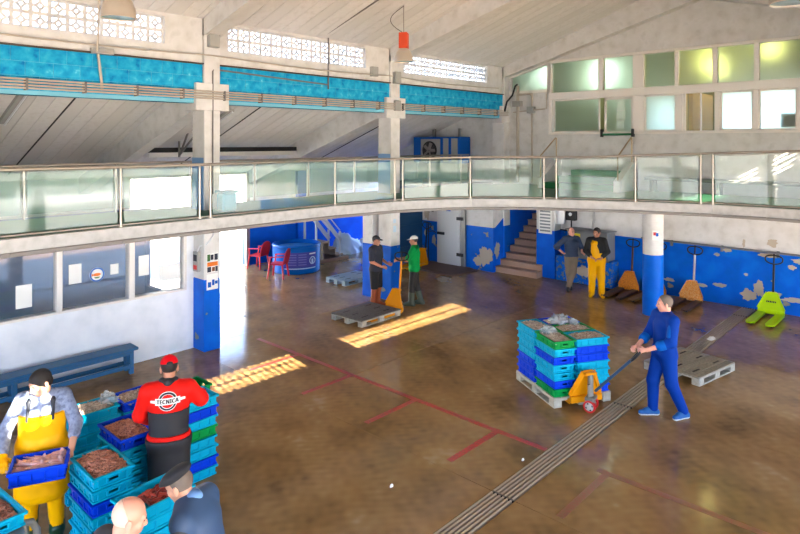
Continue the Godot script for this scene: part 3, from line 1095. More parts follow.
	slab(s, 20.6, 20.8, 9.2, 10.7, 5.5, 6.75)
	slab(s, 16.7, 20.8, 10.64, 10.8, 5.5, 6.75)
	setting(obj("wall_corner_closet", s, M.plaster))
	var n := 0
	for q in [[18.0, 3.72, 6.42], [17.8, 4.95, 6.0], [18.6, 5.35, 6.3], [18.8, 8.5, 6.3], [19.6, 9.0, 6.1], [18.6, 10.2, 6.25]]:
		var lp := thing("ceiling_light", ["round yellow lamp behind the second upper pane from the end", "round yellow lamp behind the middle upper panes", "smaller yellow lamp behind the partition glass", "round white lamp behind the wide frosted pane", "second white lamp behind the wide frosted pane", "white lamp behind the corner window"][n], "lamp", P(q[0], q[1], q[2]), 0.0, "lamps in the upper office")
		s = ns()
		ball(s, Vector3.ZERO, Vector3(0.16, 0.10, 0.16))
		obj("globe", s, M.lamp_yellow if n < 3 else M.lamp_white, lp)
		s = ns()
		tube(s, Vector3(0, 0.08, 0), Vector3(0, 6.7 - q[2] if n < 5 else 0.4, 0), 0.015)
		obj("stem", s, M.frame_white, lp)
		var l := OmniLight3D.new()
		l.name = "bulb"
		l.light_energy = 0.10 if n < 3 else 0.16
		l.light_color = Color(1.0, 0.93, 0.6) if n < 3 else Color(0.95, 1.0, 0.97)
		l.light_size = 0.09
		l.omni_range = 12.0
		l.omni_attenuation = 2.0
		l.shadow_enabled = true
		lp.add_child(l)
		n += 1
	s = ns()
	box(s, P(16.85, 3.05, 4.52), Vector3(0.04, 0.34, 0.42), Basis(Vector3.UP, 0.25) * Basis(Vector3.BACK, -0.15), 0.015)
	tag(obj("computer_screen", s, M.dark_metal), "dark back of a computer screen behind the last lower pane", "monitor")
	s = ns()
	slab(s, 16.65, 17.4, 2.6, 6.3, 4.14, 4.20)
	tag(obj("office_desk", s, M.wood), "long office desk behind the frosted lower panes", "desk")
	# green steps up to the door
	var st := thing("green_steps", "three wide green steps rising from the gallery to the door", "steps", P(0, 0, 0))
	for k in 3:
		s = ns()
		slab(s, 15.35 + k * 0.33, 16.44, 6.72 + k * 0.02, 8.75 - k * 0.24, 2.70 + k * 0.17, 2.70 + (k + 1) * 0.17, 0.008)
		obj("step", s, M.step_green, st)
	for q in [[6.52, 6.70, "a"], [8.78, 8.92, "b"]]:
		s = ns()
		prism(s, PackedVector2Array([Vector2(15.3, 2.70), Vector2(16.44, 2.70), Vector2(16.44, 3.50), Vector2(16.2, 3.46), Vector2(15.3, 2.98)]), P(0, (q[0] + q[1]) / 2, 0), Basis(Vector3.RIGHT, Vector3.UP, Vector3.BACK), q[1] - q[0])
		obj("side_wall", s, M.plaster, st)
		s = ns()
		var vv: float = (q[0] + q[1]) / 2
		sweep(s, [P(15.35, vv, 2.98), P(15.35, vv, 3.62), P(16.2, vv, 4.12), P(16.25, vv, 4.12), P(16.25, vv, 3.45)], 0.022, 8)
		obj("handrail", s, M.brass, st)
	# low bench along the end wall of the gallery
	var bn := thing("gallery_bench", "long low grey bench along the gallery end wall under the windows", "bench")
	s = ns()
	slab(s, 16.05, 16.44, 0.6, 6.2, 3.0, 3.08, 0.01)
	obj("seat", s, M.bench_grey, bn)
	for v in [0.8, 2.6, 4.4, 6.0]:
		s = ns()
		slab(s, 16.1, 16.4, v, v + 0.08, 2.70, 3.0)
		obj("leg", s, M.bench_grey, bn)
	# condensing unit on the cold room
	var ac := thing("condensing_unit", "blue cooling unit with a round fan standing on the cold room", "cooling unit")
	s = ns()
	slab(s, 15.75, 16.35, 12.05, 14.05, 3.30, 4.17, 0.015)
	obj("casing", s, M.unit_blue, ac)
	for v in [12.1, 13.9]:
		s = ns()
		slab(s, 15.8, 16.3, v, v + 0.08, 2.7, 3.30)
		obj("leg", s, M.dull_steel, ac)
	s = ns()
	slab(s, 15.735, 15.75, 12.85, 13.7, 3.33, 4.10, 0.005)
	obj("fan_plate", s, M.grey_plastic, ac)
	s = ns()
	lathe(s, [Vector2(0.0, 0.0), Vector2(0.31, 0.0), Vector2(0.31, 0.02), Vector2(0.27, 0.03)], P(15.735, 13.3, 3.72), Basis(Vector3(0, 0, 1), Vector3(-1, 0, 0), Vector3(0, 1, 0)), 28)
	obj("fan_opening", s, M.black, ac)
	for k in 5:
		s = ns()
		box(s, P(15.70, 13.3, 3.72) + Vector3(0, sin(k * TAU / 5), cos(k * TAU / 5)) * 0.14, Vector3(0.012, 0.24, 0.10), Basis(Vector3.RIGHT, -k * TAU / 5 + PI / 2) * Basis(Vector3.UP, 0.4))
		obj("fan_blade", s, M.dull_steel, ac)
	for v in [[12.12, 12.38], [12.5, 12.72]]:
		s = ns()
		slab(s, 15.735, 15.75, v[0], v[1], 3.33, 4.12, 0.004)
		obj("grille_panel", s, M.grey_plastic, ac)
	for v in [12.2, 13.3]:
		s = ns()
		slab(s, 16.0, 16.08, v, v + 0.1, 4.17, 4.45)
		obj("mount_stub", s, M.dull_steel, ac)
	# roller shutter housing under the aisle roof
	var rs := thing("shutter_housing", "long pale shutter housing hung under the aisle roof", "shutter")
	s = ns()
	slab(s, 6.6, 11.4, 14.45, 14.75, 3.62, 3.74, 0.01)
	obj("lower_box", s, M.frame_white, rs)
	s = ns()
	slab(s, 6.6, 11.4, 14.48, 14.72, 3.74, 3.86, 0.01)
	obj("drum_cover", s, M.dark_metal, rs)
	for u in [7.35, 11.45]:
		s = ns()
		bar(s, P(u, 14.4, 3.62), P(u, 14.4, 4.02), 0.04, 0.04)
		bar(s, P(u, 13.4, 4.3), P(u, 14.4, 3.66), 0.035, 0.035)
		bar(s, P(u, 13.4, 4.3), P(u, 13.9, 4.3), 0.035, 0.035)
		bar(s, P(u, 13.9, 4.3), P(u, 14.35, 3.7), 0.035, 0.035)
		obj("bracket", s, M.dull_steel, rs)
	# fluorescent battens on the aisle ceiling
	var bi := 0
	for q in [[7.6, 12.4], [3.3, 11.9]]:
		var ft := thing("tube_light", ["unlit fluorescent batten on the aisle ceiling beside the middle beam", "unlit fluorescent batten on the aisle ceiling over the office"][bi], "lamp", Vector3.ZERO, 0.0, "battens on the aisle ceiling")
		bi += 1
		var a := P(q[0], q[1], aisle_h(q[1]) - 0.07)
		var b := P(q[0], q[1] + 1.5, aisle_h(q[1] + 1.5) - 0.07)
		s = ns()
		bar(s, a, b, 0.16, 0.07, 0.01)
		obj("housing", s, M.grey_plastic, ft)
		s = ns()
		tube(s, a + Vector3(0.03, -0.05, 0), b + Vector3(0.03, -0.05, 0), 0.02)
		obj("tube", s, M.white_plastic, ft)
	for q in [[8.3, 12.2], [4.2, 11.6], [13.2, 11.4]]:
		s = ns()
		var pts := []
		for i in 8:
			var v: float = 10.95 + i * 0.8
			pts.append(P(q[0], v, aisle_h(v) - 0.03))
		sweep(s, pts, 0.018, 6)
		tag(obj("ceiling_conduit", s, M.dark_metal), ["thin dark conduit on the aisle ceiling beside the batten in the middle bay", "thin dark conduit on the aisle ceiling above the office", "thin dark conduit on the aisle ceiling near the cooling unit"][[8.3, 4.2, 13.2].find(q[0])], "conduit")
	# bundle of conduits along the beams
	var cb := thing("conduit_bundle", "bundle of pale conduits clipped along the bottom of the blue beams", "conduit")
	for k in 4:
		s = ns()
		tube(s, P(-2, 10.545 + (k % 2) * 0.015, 4.825 + k * 0.046), P(16.3, 10.545 + (k % 2) * 0.015, 4.835 + k * 0.046), 0.0155, 0.0155, 8)
		obj("conduit", s, M.conduit, cb)
	for k in 18:
		s = ns()
		slab(s, 1.2 + k * 0.85, 1.23 + k * 0.85, 10.525, 10.66, 4.80, 4.985)
		obj("clip", s, M.conduit_dark, cb)
	# conduit up the clerestory wall with its switch boxes, and cable along the wall
	var cv := thing("wall_conduit", "dark conduit climbing from the middle beam past the vents to the ceiling", "conduit")
	s = ns()
	sweep(s, [P(9.0, 10.62, 5.2), P(9.0, 10.62, 6.38), P(8.85, 10.5, 6.42), P(8.85, 9.0, ceil_h(9.0) - 0.04), P(8.85, 5.2, ceil_h(5.2) - 0.04)], 0.018, 8)
	obj("riser", s, M.conduit_dark, cv)
	s = ns()
	sweep(s, [P(6.08, 10.58, 3.0), P(6.08, 10.58, 5.35), P(6.12, 10.62, 5.40), P(9.0, 10.62, 5.30)], 0.016, 8)
	obj("branch", s, M.conduit_dark, cv)
	var cw := thing("wall_cable", "grey cable slung along the wall above the blue beams", "cable")
	s = ns()
	var pts2 := []
	for i in 40:
		var t := i / 39.0
		pts2.append(P(1.2 + t * 14.6, 10.58, 5.66 - 0.05 * absf(sin(t * PI * 3))))
	sweep(s, pts2, 0.014, 6)
	obj("cable", s, M.conduit, cw)
	var jb := 0
	for q in [[5.98, 10.52, 5.95, 0.22, 0.28], [11.10, 10.52, 5.62, 0.22, 0.30], [10.35, 10.58, 5.72, 0.20, 0.24], [3.95, 10.58, 5.52, 0.36, 0.10], [11.10, 10.52, 4.92, 0.20, 0.26]]:
		s = ns()
		box(s, P(q[0] + 0.1, q[1] + 0.03, q[2]), Vector3(q[3], q[4], 0.12), Basis(), 0.012)
		tag(obj("junction_box", s, M.grey_plastic), ["grey electrical box high on the column at the office end", "grey electrical box high on the column below the orange lamp", "small grey box on the wall beside the middle vents", "flat pale box on top of the blue beam over the office", "grey electrical box on the conduits at the second column"][jb], "electrical box")
		jb += 1
	var cs := thing("switch_conduit", "short pale conduit drop on the first blue beam below the flat box", "conduit")
	s = ns()
	tube(s, P(4.05, 10.6, 4.9), P(3.98, 10.6, 5.5), 0.022)
	tube(s, P(3.95, 10.55, 5.5), P(3.95, 10.45, 6.5), 0.018)
	obj("pipe", s, M.conduit, cs)
	var cp := thing("corner_pipes", "vertical grey pipes on the end wall beside the corner column", "pipe")
	for q in [[10.25, 0.05, 2.75, 5.75], [9.75, 0.03, 2.75, 5.5], [9.25, 0.016, 5.0, 5.45]]:
		s = ns()
		tube(s, P(16.38, q[0], q[2]), P(16.38, q[0], q[3]), q[1])
		obj("pipe", s, M.conduit, cp)
	s = ns()
	sweep(s, [P(16.36, 10.25, 5.48), P(16.36, 9.8, 5.48), P(16.36, 9.75, 5.42)], 0.035, 8)
	obj("elbow", s, M.conduit, cp)
	s = ns()
	tube(s, P(16.36, 10.4, 4.93), P(16.36, 9.28, 5.0), 0.02)
	obj("cross_pipe", s, M.conduit, cp)
	s = ns()
	slab(s, 16.28, 16.44, 9.65, 9.88, 4.88, 5.08, 0.01)
	slab(s, 16.28, 16.44, 10.1, 10.4, 5.1, 5.28, 0.01)
	obj("box", s, M.grey_plastic, cp)
	s = ns()
	sweep(s, [P(16.1, 10.55, 4.95), P(16.15, 10.5, 5.25), P(16.3, 10.4, 5.45), P(16.35, 10.32, 5.75), P(16.38, 10.25, 5.8)], 0.03, 8)
	obj("flexible_hose", s, M.dark_metal, cp)
	# pendants
	pendant(P(3.28, 8.05, 5.60), 0.215, 1.75, "bell lamp with an orange box hanging over the red capped man", false)
	pendant(P(9.62, 8.86, 5.72), 0.20, 1.35, "bell lamp with an orange box and looped cable before the second column", true)
	pendant(P(7.30, 1.30, 5.42), 0.215, 1.9, "bell lamp at the top edge above the lime truck", false)
	# teal bucket on the walkway
	var bk := thing("bucket", "small teal bucket with a lid standing on the gallery walkway", "bucket", P(6.15, 10.2, 2.70))
	s = ns()
	box(s, Vector3(0, 0.17, 0), Vector3(0.30, 0.34, 0.26), Basis(), 0.03)
	obj("tub", s, M.teal, bk)
	s = ns()
	box(s, Vector3(0, 0.365, 0), Vector3(0.35, 0.05, 0.31), Basis(), 0.015)
	obj("lid", s, M.teal_dark, bk)
	# blue lower paint seen on the columns at gallery level
	for u in [5.91, 11.03]:
		s = ns()
		slab(s, u - 0.003, u + 0.02, 10.62, 11.053, 2.70, 3.70)
		setting(obj("trim_column_paint", s, M.pale_blue), "pale blue painted side of the square column at gallery level", "trim")

# ---------- ground floor fittings ----------
# irregular flake of bare plaster on a wall; frame x, y lie in the wall
func flake(parent: Node3D, o: Vector3, b: Basis, w: float, h: float, sd: int, m: Material) -> void:
	var r := RandomNumberGenerator.new()
	r.seed = sd
	var poly := PackedVector2Array()
	var n := FastNoiseLite.new()
	n.seed = sd
	n.frequency = 0.9
	n.fractal_octaves = 3
	for i in 48:
		var t := TAU * i / 48.0
		var q := 0.78 + 0.34 * n.get_noise_2d(cos(t) * 1.3, sin(t) * 1.3) + r.randf_range(-0.025, 0.025)
		poly.append(Vector2(cos(t) * w * 0.5 * q, sin(t) * h * 0.5 * q))
	var s := ns()
	prism(s, poly, o, b, 0.004)
	obj("bare_patch", s, m, parent)

func blob_mesh(r: Vector3, sd: int, amp: float, freq: float, seg := 28, rings := 18) -> ArrayMesh:
	var n := FastNoiseLite.new()
	n.seed = sd
	n.frequency = freq
	var vs := PackedVector3Array()
	for i in rings + 1:
		for k in seg + 1:
			var th := PI * i / rings
			var ph := TAU * (k % seg) / seg
			var d := Vector3(sin(th) * cos(ph), cos(th), sin(th) * sin(ph))
			var p := d * r
			p *= 1.0 + amp * n.get_noise_3dv(p * 10.0) + amp * 0.5 * n.get_noise_3dv(p * 27.0)
			p.y = maxf(p.y, -r.y * 0.02)
			vs.append(p)
	var s := SurfaceTool.new()
	s.begin(Mesh.PRIMITIVE_TRIANGLES)
	for i in rings:
		for k in seg:
			var a := i * (seg + 1) + k
			for q in [a, a + 1, a + seg + 1, a + 1, a + seg + 2, a + seg + 1]:
				s.add_vertex(vs[q])
	s.index()
	s.generate_normals()
	return s.commit()

func plastic_chair(at: Vector3, turn: float, label: String) -> void:
	var c := thing("plastic_chair", label, "chair", at, turn, "red plastic armchairs")
	var m: Material = M.chair_red
	var s := ns()
	box(s, Vector3(0, 0.42, 0), Vector3(0.46, 0.035, 0.44), Basis(), 0.015)
	box(s, Vector3(0, 0.39, 0.20), Vector3(0.44, 0.05, 0.02), Basis(), 0.008)
	obj("seat", s, m, c)
	for x in [-1, 1]:
		for z in [-1, 1]:
			s = ns()
			bar(s, Vector3(x * 0.20, 0.42, z * 0.19), Vector3(x * 0.245, 0.0, z * 0.245), 0.05, 0.045, 0.012)
			obj("leg", s, m, c)
		s = ns()
		bar(s, Vector3(x * 0.225, 0.42, 0.18), Vector3(x * 0.26, 0.64, 0.16), 0.045, 0.03, 0.01)
		bar(s, Vector3(x * 0.26, 0.64, 0.20), Vector3(x * 0.24, 0.66, -0.24), 0.055, 0.03, 0.012)
		obj("armrest", s, m, c)
	s = ns()
	var poly := PackedVector2Array()
	for q in [[-0.22, 0.0], [-0.245, 0.2], [-0.21, 0.36], [-0.13, 0.44], [0.0, 0.465], [0.13, 0.44], [0.21, 0.36], [0.245, 0.2], [0.22, 0.0]]:
		poly.append(Vector2(q[0], q[1]))
	prism(s, poly, Vector3(0, 0.42, -0.22), Basis(Vector3.RIGHT, 0.22 * -1.0), 0.025)
	obj("backrest", s, m, c)

func sector(s: SurfaceTool, c: Vector3, r: float, a0: float, a1: float, h0: float, h1: float, n := 10) -> void:
	for i in n:
		var t0 := lerpf(a0, a1, float(i) / n)
		var t1 := lerpf(a0, a1, float(i + 1) / n)
		var d0 := Vector3(sin(t0), 0, cos(t0))
		var d1 := Vector3(sin(t1), 0, cos(t1))
		var y0 := Vector3(0, h0, 0)
		var y1 := Vector3(0, h1, 0)
		tri(s, c + d0 * r + y0, c + d1 * r + y0, c + d1 * r + y1, d0, d1, d1)
		tri(s, c + d0 * r + y0, c + d1 * r + y1, c + d0 * r + y1, d0, d1, d0)

func build_ground_fittings() -> void:
	var s: SurfaceTool
	# stone stairs
	var st := thing("stone_stairs", "brown stone stairs climbing beside the blue wall to the gallery", "stairs")
	for k in 15:
		var u := 15.70 + k * 0.27
		var v0 := 9.2 if u < 16.0 else 9.41
		s = ns()
		slab(s, u + 0.02, u + 0.34, v0, 10.63, maxf(0.0, k * 0.18 - 0.2), (k + 1) * 0.18 - 0.03)
		obj("riser", s, M.stone_riser, st)
		s = ns()
		slab(s, u - 0.01, u + 0.31, v0 - 0.01, 10.63, (k + 1) * 0.18 - 0.03, (k + 1) * 0.18, 0.006)
		obj("tread", s, M.stone_step, st)
	var sp := shell("trim_stair_dado")
	s = ns()
	prism(s, PackedVector2Array([Vector2(15.6, 0.0), Vector2(15.6, 1.30), Vector2(17.6, 2.45), Vector2(19.4, 2.7), Vector2(19.4, 0.0)]), P(0, 10.634, 0), Basis(Vector3.RIGHT, Vector3.UP, Vector3.BACK), 0.012)
	obj("blue_dado", s, M.blue_clean, sp)
	var wu := Basis(Vector3(0, 0, -1), Vector3.UP, Vector3.RIGHT)      # wall facing -u
	var wv := Basis(Vector3.RIGHT, Vector3.UP, Vector3.BACK)            # wall facing -v
	var pc := shell("trim_bare_patches")
	flake(pc, P(15.594, 10.92, 0.45), wu, 0.62, 0.72, 3, M.bare)
	flake(pc, P(15.594, 11.2, 0.28), wu, 0.4, 0.4, 4, M.bare)
	flake(pc, P(15.80, 10.624, 0.66), wv, 0.34, 0.58, 5, M.bare)
	flake(pc, P(15.594, 13.3, 1.75), wu, 0.34, 0.9, 6, M.bare)
	flake(pc, P(15.592, 13.0, 0.75), wu, 0.22, 0.4, 7, M.bare)
	flake(pc, P(15.592, 13.35, 0.95), wu, 0.16, 0.3, 8, M.bare)
	for q in [[3.62, 0.52, 0.34, 0.55], [3.85, 0.32, 0.5, 0.4], [3.3, 0.42, 0.42, 0.2], [2.9, 0.35, 0.8, 0.18], [4.5, 0.45, 0.5, 0.14], [2.4, 0.5, 0.5, 0.24], [3.4, 1.32, 0.7, 0.16], [2.7, 1.26, 0.8, 0.2], [4.3, 1.34, 0.3, 0.14], [2.95, 1.1, 0.25, 0.15], [3.9, 0.8, 0.14, 0.1], [4.55, 1.2, 0.2, 0.12], [5.7, 0.4, 0.4, 0.14], [4.9, 0.38, 0.4, 0.12], [3.35, 1.62, 0.35, 0.3], [3.95, 1.55, 0.1, 0.3]]:
		flake(pc, P(16.437, q[0], q[1]), wu, q[2] * 0.8, q[3] * 0.85, int(q[0] * 100), M.bare)
	# cold room door
	var dr := shell("door_2", "white insulated cold room door with a dark hinge strip", "door")
	s = ns()
	slab(s, 15.48, 15.60, 11.83, 12.76, 0.03, 2.40, 0.02)
	obj("leaf", s, M.door_white, dr)
	s = ns()
	slab(s, 15.50, 15.60, 11.66, 11.80, 0.0, 2.46, 0.01)
	obj("hinge_strip", s, M.dull_steel, dr)
	s = ns()
	slab(s, 15.55, 15.60, 11.78, 12.82, 2.40, 2.46)
	slab(s, 15.55, 15.60, 12.76, 12.82, 0.0, 2.46)
	obj("door_frame", s, M.frame_white, dr)
	s = ns()
	box(s, P(15.44, 12.58, 1.02), Vector3(0.05, 0.09, 0.30), Basis(), 0.015)
	slab(s, 15.44, 15.5, 12.45, 12.5, 0.98, 1.06)
	obj("handle", s, M.dark_metal, dr)
	for h in [0.35, 1.5]:
		s = ns()
		slab(s, 15.45, 15.52, 11.70, 11.95, h, h + 0.1, 0.008)
		obj("hinge", s, M.dark_metal, dr)
	s = ns()
	slab(s, 15.472, 15.482, 12.2, 12.38, 1.76, 1.9)
	obj("blue_notice", s, M.blue_clean, dr)
	# brown mat before it
	s = ns()
	prism(s, PackedVector2Array([Vector2(14.25, 11.2), Vector2(15.35, 11.05), Vector2(15.55, 11.5), Vector2(15.55, 13.1), Vector2(14.3, 12.55)]), P(0, 0, 0.02), Basis(Vector3.RIGHT, Vector3(0, 0, -1), Vector3.UP), 0.04)
	tag(obj("ramp_mat", s, M.mat_brown), "low brown ramp mat on the floor before the cold room door", "mat")
	var vp := thing("valve_pipes", "thin dark pipes and valve on the blue patch beside the cold room door", "pipe")
	s = ns()
	sweep(s, [P(15.55, 13.2, 0.0), P(15.55, 13.2, 1.3), P(15.55, 13.45, 1.34)], 0.018, 6)
	sweep(s, [P(15.55, 13.2, 1.0), P(15.5, 12.95, 1.05), P(15.52, 12.85, 1.0)], 0.014, 6)
	obj("pipe", s, M.dark_metal, vp)
	s = ns()
	tube(s, P(15.56, 13.02, 1.75), P(15.56, 13.02, 2.46), 0.012)
	box(s, P(15.56, 13.02, 1.72), Vector3(0.05, 0.08, 0.06))
	obj("switch_drop", s, M.dark_metal, vp)
	# grey cabinet on its plinth beside the pillar
	var cb := thing("metal_cabinet", "big dented grey metal cabinet on a blue plinth behind the two men", "cabinet")
	s = ns()
	slab(s, 15.95, 16.44, 7.15, 8.35, 0.72, 1.50, 0.02)
	obj("body", s, M.cabinet_grey, cb)
	s = ns()
	slab(s, 15.90, 16.44, 7.10, 8.40, 1.50, 1.53, 0.008)
	obj("lid", s, M.cabinet_grey, cb)
	s = ns()
	slab(s, 15.93, 15.955, 7.3, 7.62, 0.95, 1.32, 0.008)
	obj("hatch", s, M.galvanised, cb)
	s = ns()
	slab(s, 15.94, 15.952, 7.95, 8.2, 1.18, 1.42, 0.003)
	obj("yellow_label", s, M.label_yellow, cb)
	s = ns()
	slab(s, 16.02, 16.44, 7.05, 8.75, 0.0, 0.72, 0.02)
	obj("plinth", s, M.blue_worn, cb)
	flake(cb, P(16.016, 7.9, 0.35), wu, 0.5, 0.4, 61, M.bare)
	flake(cb, P(16.016, 7.4, 0.45), wu, 0.3, 0.5, 62, M.bare)
	s = ns()
	sweep(s, [P(16.3, 7.75, 1.53), P(16.38, 7.75, 1.8), P(16.38, 7.75, 2.46)], 0.035, 8)
	obj("duct", s, M.galvanised, cb)
	var eb := thing("switch_box", "black switch box on the wall beside the pillar", "electrical box")
	s = ns()
	slab(s, 16.30, 16.44, 8.28, 8.58, 1.72, 2.02, 0.01)
	obj("case", s, M.black, eb)
	s = ns()
	lathe(s, [Vector2(0, 0.02), Vector2(0.05, 0.02), Vector2(0.05, 0)], P(16.30, 8.43, 1.9), Basis(Vector3(0, 0, 1), Vector3(-1, 0, 0), Vector3(0, 1, 0)), 14)
	obj("dial", s, M.white_plastic, eb)
	s = ns()
	sweep(s, [P(16.36, 8.43, 1.72), P(16.36, 8.43, 1.5), P(16.36, 8.55, 1.4), P(16.36, 8.78, 1.42)], 0.02, 6)
	obj("cable", s, M.dark_metal, eb)
	var tank := thing("water_heater", "small white tank on the wall beside the black switch box", "tank")
	s = ns()
	lathe(s, [Vector2(0, 0), Vector2(0.13, 0), Vector2(0.14, 0.02), Vector2(0.14, 0.45), Vector2(0.10, 0.52), Vector2(0, 0.53)], P(16.28, 8.75, 1.6), Basis(), 20)
	obj("tank_body", s, M.white_plastic, tank)
	# notices
	var nt := thing("notice_board", "tall white price list with grey lines on the stair pillar", "notice")
	s = ns()
	slab(s, 16.035, 16.047, 8.88, 9.32, 1.30, 2.12)
	obj("sheet", s, M.paper, nt)
	for k in 8:
		s = ns()
		slab(s, 16.03, 16.036, 8.93, 9.27, 1.36 + k * 0.095, 1.36 + k * 0.095 + 0.045)
		obj("print_line", s, M.print_grey, nt)
	var ps := thing("poster", "small colourful poster on the column at the office end", "poster")
	s = ns()
	slab(s, 5.96, 6.20, 10.590, 10.597, 1.50, 1.86)
	obj("sheet", s, M.paper, ps)
	var k3 := 0
	for q in [[5.97, 6.03, 1.72, 1.85], [6.04, 6.10, 1.74, 1.84], [6.12, 6.19, 1.73, 1.85], [5.97, 6.19, 1.62, 1.70], [5.97, 6.05, 1.51, 1.61], [6.07, 6.13, 1.52, 1.60], [6.14, 6.19, 1.51, 1.61]]:
		s = ns()
		slab(s, q[0], q[1], 10.586, 10.591, q[2], q[3])
		obj("picture", s, [M.print_green, M.print_dark, M.print_dark, M.print_orange, M.print_dark, M.print_brown, M.print_dark][k3], ps)
		k3 += 1
	var ps2 := thing("poster", "white poster with blue shapes under the colourful one on the column", "poster")
	s = ns()
	slab(s, 5.96, 6.20, 10.590, 10.597, 1.17, 1.47)
	obj("sheet", s, M.paper, ps2)
	for q in [[5.98, 6.05, 1.22, 1.32], [6.07, 6.12, 1.25, 1.36], [6.13, 6.19, 1.27, 1.33]]:
		s = ns()
		slab(s, q[0], q[1], 10.586, 10.591, q[2], q[3])
		obj("picture", s, M.unit_blue, ps2)
	var fx := thing("control_panel", "small grey box with blue and red switches on the column side", "electrical box")
	s = ns()
	slab(s, 5.84, 5.91, 10.72, 10.90, 1.52, 1.90, 0.008)
	obj("case", s, M.grey_plastic, fx)
	s = ns()
	slab(s, 5.832, 5.842, 10.75, 10.87, 1.72, 1.84)
	obj("blue_switch", s, M.print_dark, fx)
	s = ns()
	slab(s, 5.832, 5.842, 10.75, 10.87, 1.56, 1.64)
	obj("red_switch", s, M.chair_red, fx)
	s = ns()
	sweep(s, [P(5.88, 10.8, 1.9), P(5.9, 10.75, 2.0), P(5.95, 10.58, 2.05), P(6.08, 10.56, 2.2), P(6.1, 10.56, 2.46)], 0.015, 6)
	obj("cable", s, M.white_plastic, fx)
	var sg := thing("wall_sign", "small white plate with red and blue print on the round column", "sign", P(14.35, 5.34, 1.86), deg_to_rad(-55))
	s = ns()
	box(s, Vector3(0, 0, 0.235), Vector3(0.15, 0.22, 0.01))
	obj("plate", s, M.paper, sg)
	s = ns()
	box(s, Vector3(-0.02, 0.04, 0.241), Vector3(0.07, 0.07, 0.004))
	obj("red_mark", s, M.chair_red, sg)
	s = ns()
	box(s, Vector3(0.03, 0.02, 0.242), Vector3(0.06, 0.08, 0.004))
	obj("blue_mark", s, M.unit_blue, sg)
	for q in [[1.95, 0.10, 0.10], [1.72, 0.10, 0.16]]:
		s = ns()
		slab(s, 11.11, 11.11 + q[1], 10.588, 10.596, q[0], q[0] + q[2])
		tag(obj("sticker", s, M.sticker), ["upper pale sticker on the column beside the men", "lower pale blue sticker on the column beside the men"][0 if q[0] > 1.9 else 1], "sticker")
	# pipe along the end wall
	var wp := thing("wall_pipe", "long dull pipe fixed along the top of the blue end wall", "pipe")
	s = ns()
	tube(s, P(16.38, -5, 1.36), P(16.38, 6.4, 1.42), 0.026)
	obj("pipe", s, M.pipe_grey, wp)
	for k in 9:
		s = ns()
		slab(s, 16.36, 16.45, -4.0 + k * 1.2, -3.95 + k * 1.2, 1.30, 1.44)
		obj("bracket", s, M.pipe_grey, wp)
	# papers and emblem on the office windows
	var np := 0
	for q in [[2.90, 3.13, 1.34, 1.71], [3.68, 3.88, 1.60, 1.93], [4.86, 5.05, 1.55, 1.92], [5.24, 5.66, 1.38, 1.68], [4.36, 4.50, 1.66, 1.84]]:
		s = ns()
		slab(s, q[0], q[1], 11.048, 11.054, q[2], q[3])
		tag(obj("taped_paper", s, M.paper), ["white sheet taped low on the darkest office window", "white sheet taped beside the round emblem", "grey sheet standing in the office window nearest the column", "wide sheet in the office window nearest the column", "small white note at the edge of the emblem window"][np], "paper")
		np += 1
	var em := thing("window_emblem", "round white emblem with an orange fish on the office window", "emblem", P(4.13, 11.045, 1.70))
	var disc := Basis(Vector3.RIGHT, Vector3.BACK, Vector3.DOWN)
	s = ns()
	lathe(s, [Vector2(0, 0.004), Vector2(0.125, 0.004), Vector2(0.125, 0)], Vector3.ZERO, disc, 28)
	obj("disc", s, M.paper, em)
	s = ns()
	lathe(s, [Vector2(0.098, 0.007), Vector2(0.122, 0.007)], Vector3.ZERO, disc, 28)
	obj("ring", s, M.unit_blue, em)
	s = ns()
	ball(s, Vector3(0.0, 0, 0.006), Vector3(0.065, 0.028, 0.004))
	prism(s, PackedVector2Array([Vector2(-0.055, 0), Vector2(-0.09, 0.03), Vector2(-0.09, -0.03)]), Vector3(0, 0, 0.006), Basis(), 0.004)
	obj("fish", s, M.print_orange, em)
	s = ns()
	prism(s, PackedVector2Array([Vector2(-0.05, -0.04), Vector2(0.05, -0.04), Vector2(0.03, -0.065), Vector2(-0.03, -0.065)]), Vector3(0, 0, 0.006), Basis(), 0.004)
	obj("green_wave", s, M.print_green, em)
	# bench by the office wall
	var bn := thing("wooden_bench", "worn blue painted bench along the white office wall", "bench")
	s = ns()
	slab(s, 1.6, 4.62, 10.50, 10.82, 0.40, 0.45, 0.01)
	obj("seat_plank", s, M.bench_blue, bn)
	for v in [10.53, 10.76]:
		s = ns()
		slab(s, 1.7, 4.55, v, v + 0.035, 0.10, 0.17, 0.006)
		obj("lower_rail", s, M.bench_blue, bn)
		s = ns()
		slab(s, 1.7, 4.55, v, v + 0.03, 0.33, 0.40, 0.006)
		obj("apron_rail", s, M.bench_blue, bn)
	for u in [2.72, 4.48]:
		for v in [10.525, 10.735]:
			s = ns()
			slab(s, u, u + 0.07, v, v + 0.07, 0.0, 0.40, 0.008)
			obj("leg", s, M.bench_blue, bn)
	# tub, chairs, portable steps, sheeting
	var tb := thing("round_tub", "big round blue plastic tub with a purple printed banner", "tub", P(11.70, 15.34, 0))
	s = ns()
	lathe(s, [Vector2(0.0, 0.74), Vector2(0.60, 0.74), Vector2(0.66, 0.82), Vector2(0.70, 0.86), Vector2(0.74, 0.85), Vector2(0.755, 0.81), Vector2(0.735, 0.78), Vector2(0.73, 0.12), Vector2(0.72, 0.03), Vector2(0.70, 0.0), Vector2(0, 0)], Vector3.ZERO, Basis(), 48)
	obj("body", s, M.tub_blue, tb)
	s = ns()
	lathe(s, [Vector2(0.0, 0.775), Vector2(0.35, 0.775), Vector2(0.60, 0.75)], Vector3.ZERO, Basis(), 40)
	obj("lid", s, M.tub_lid, tb)
	var vw := atan2(-11.7, 15.34)
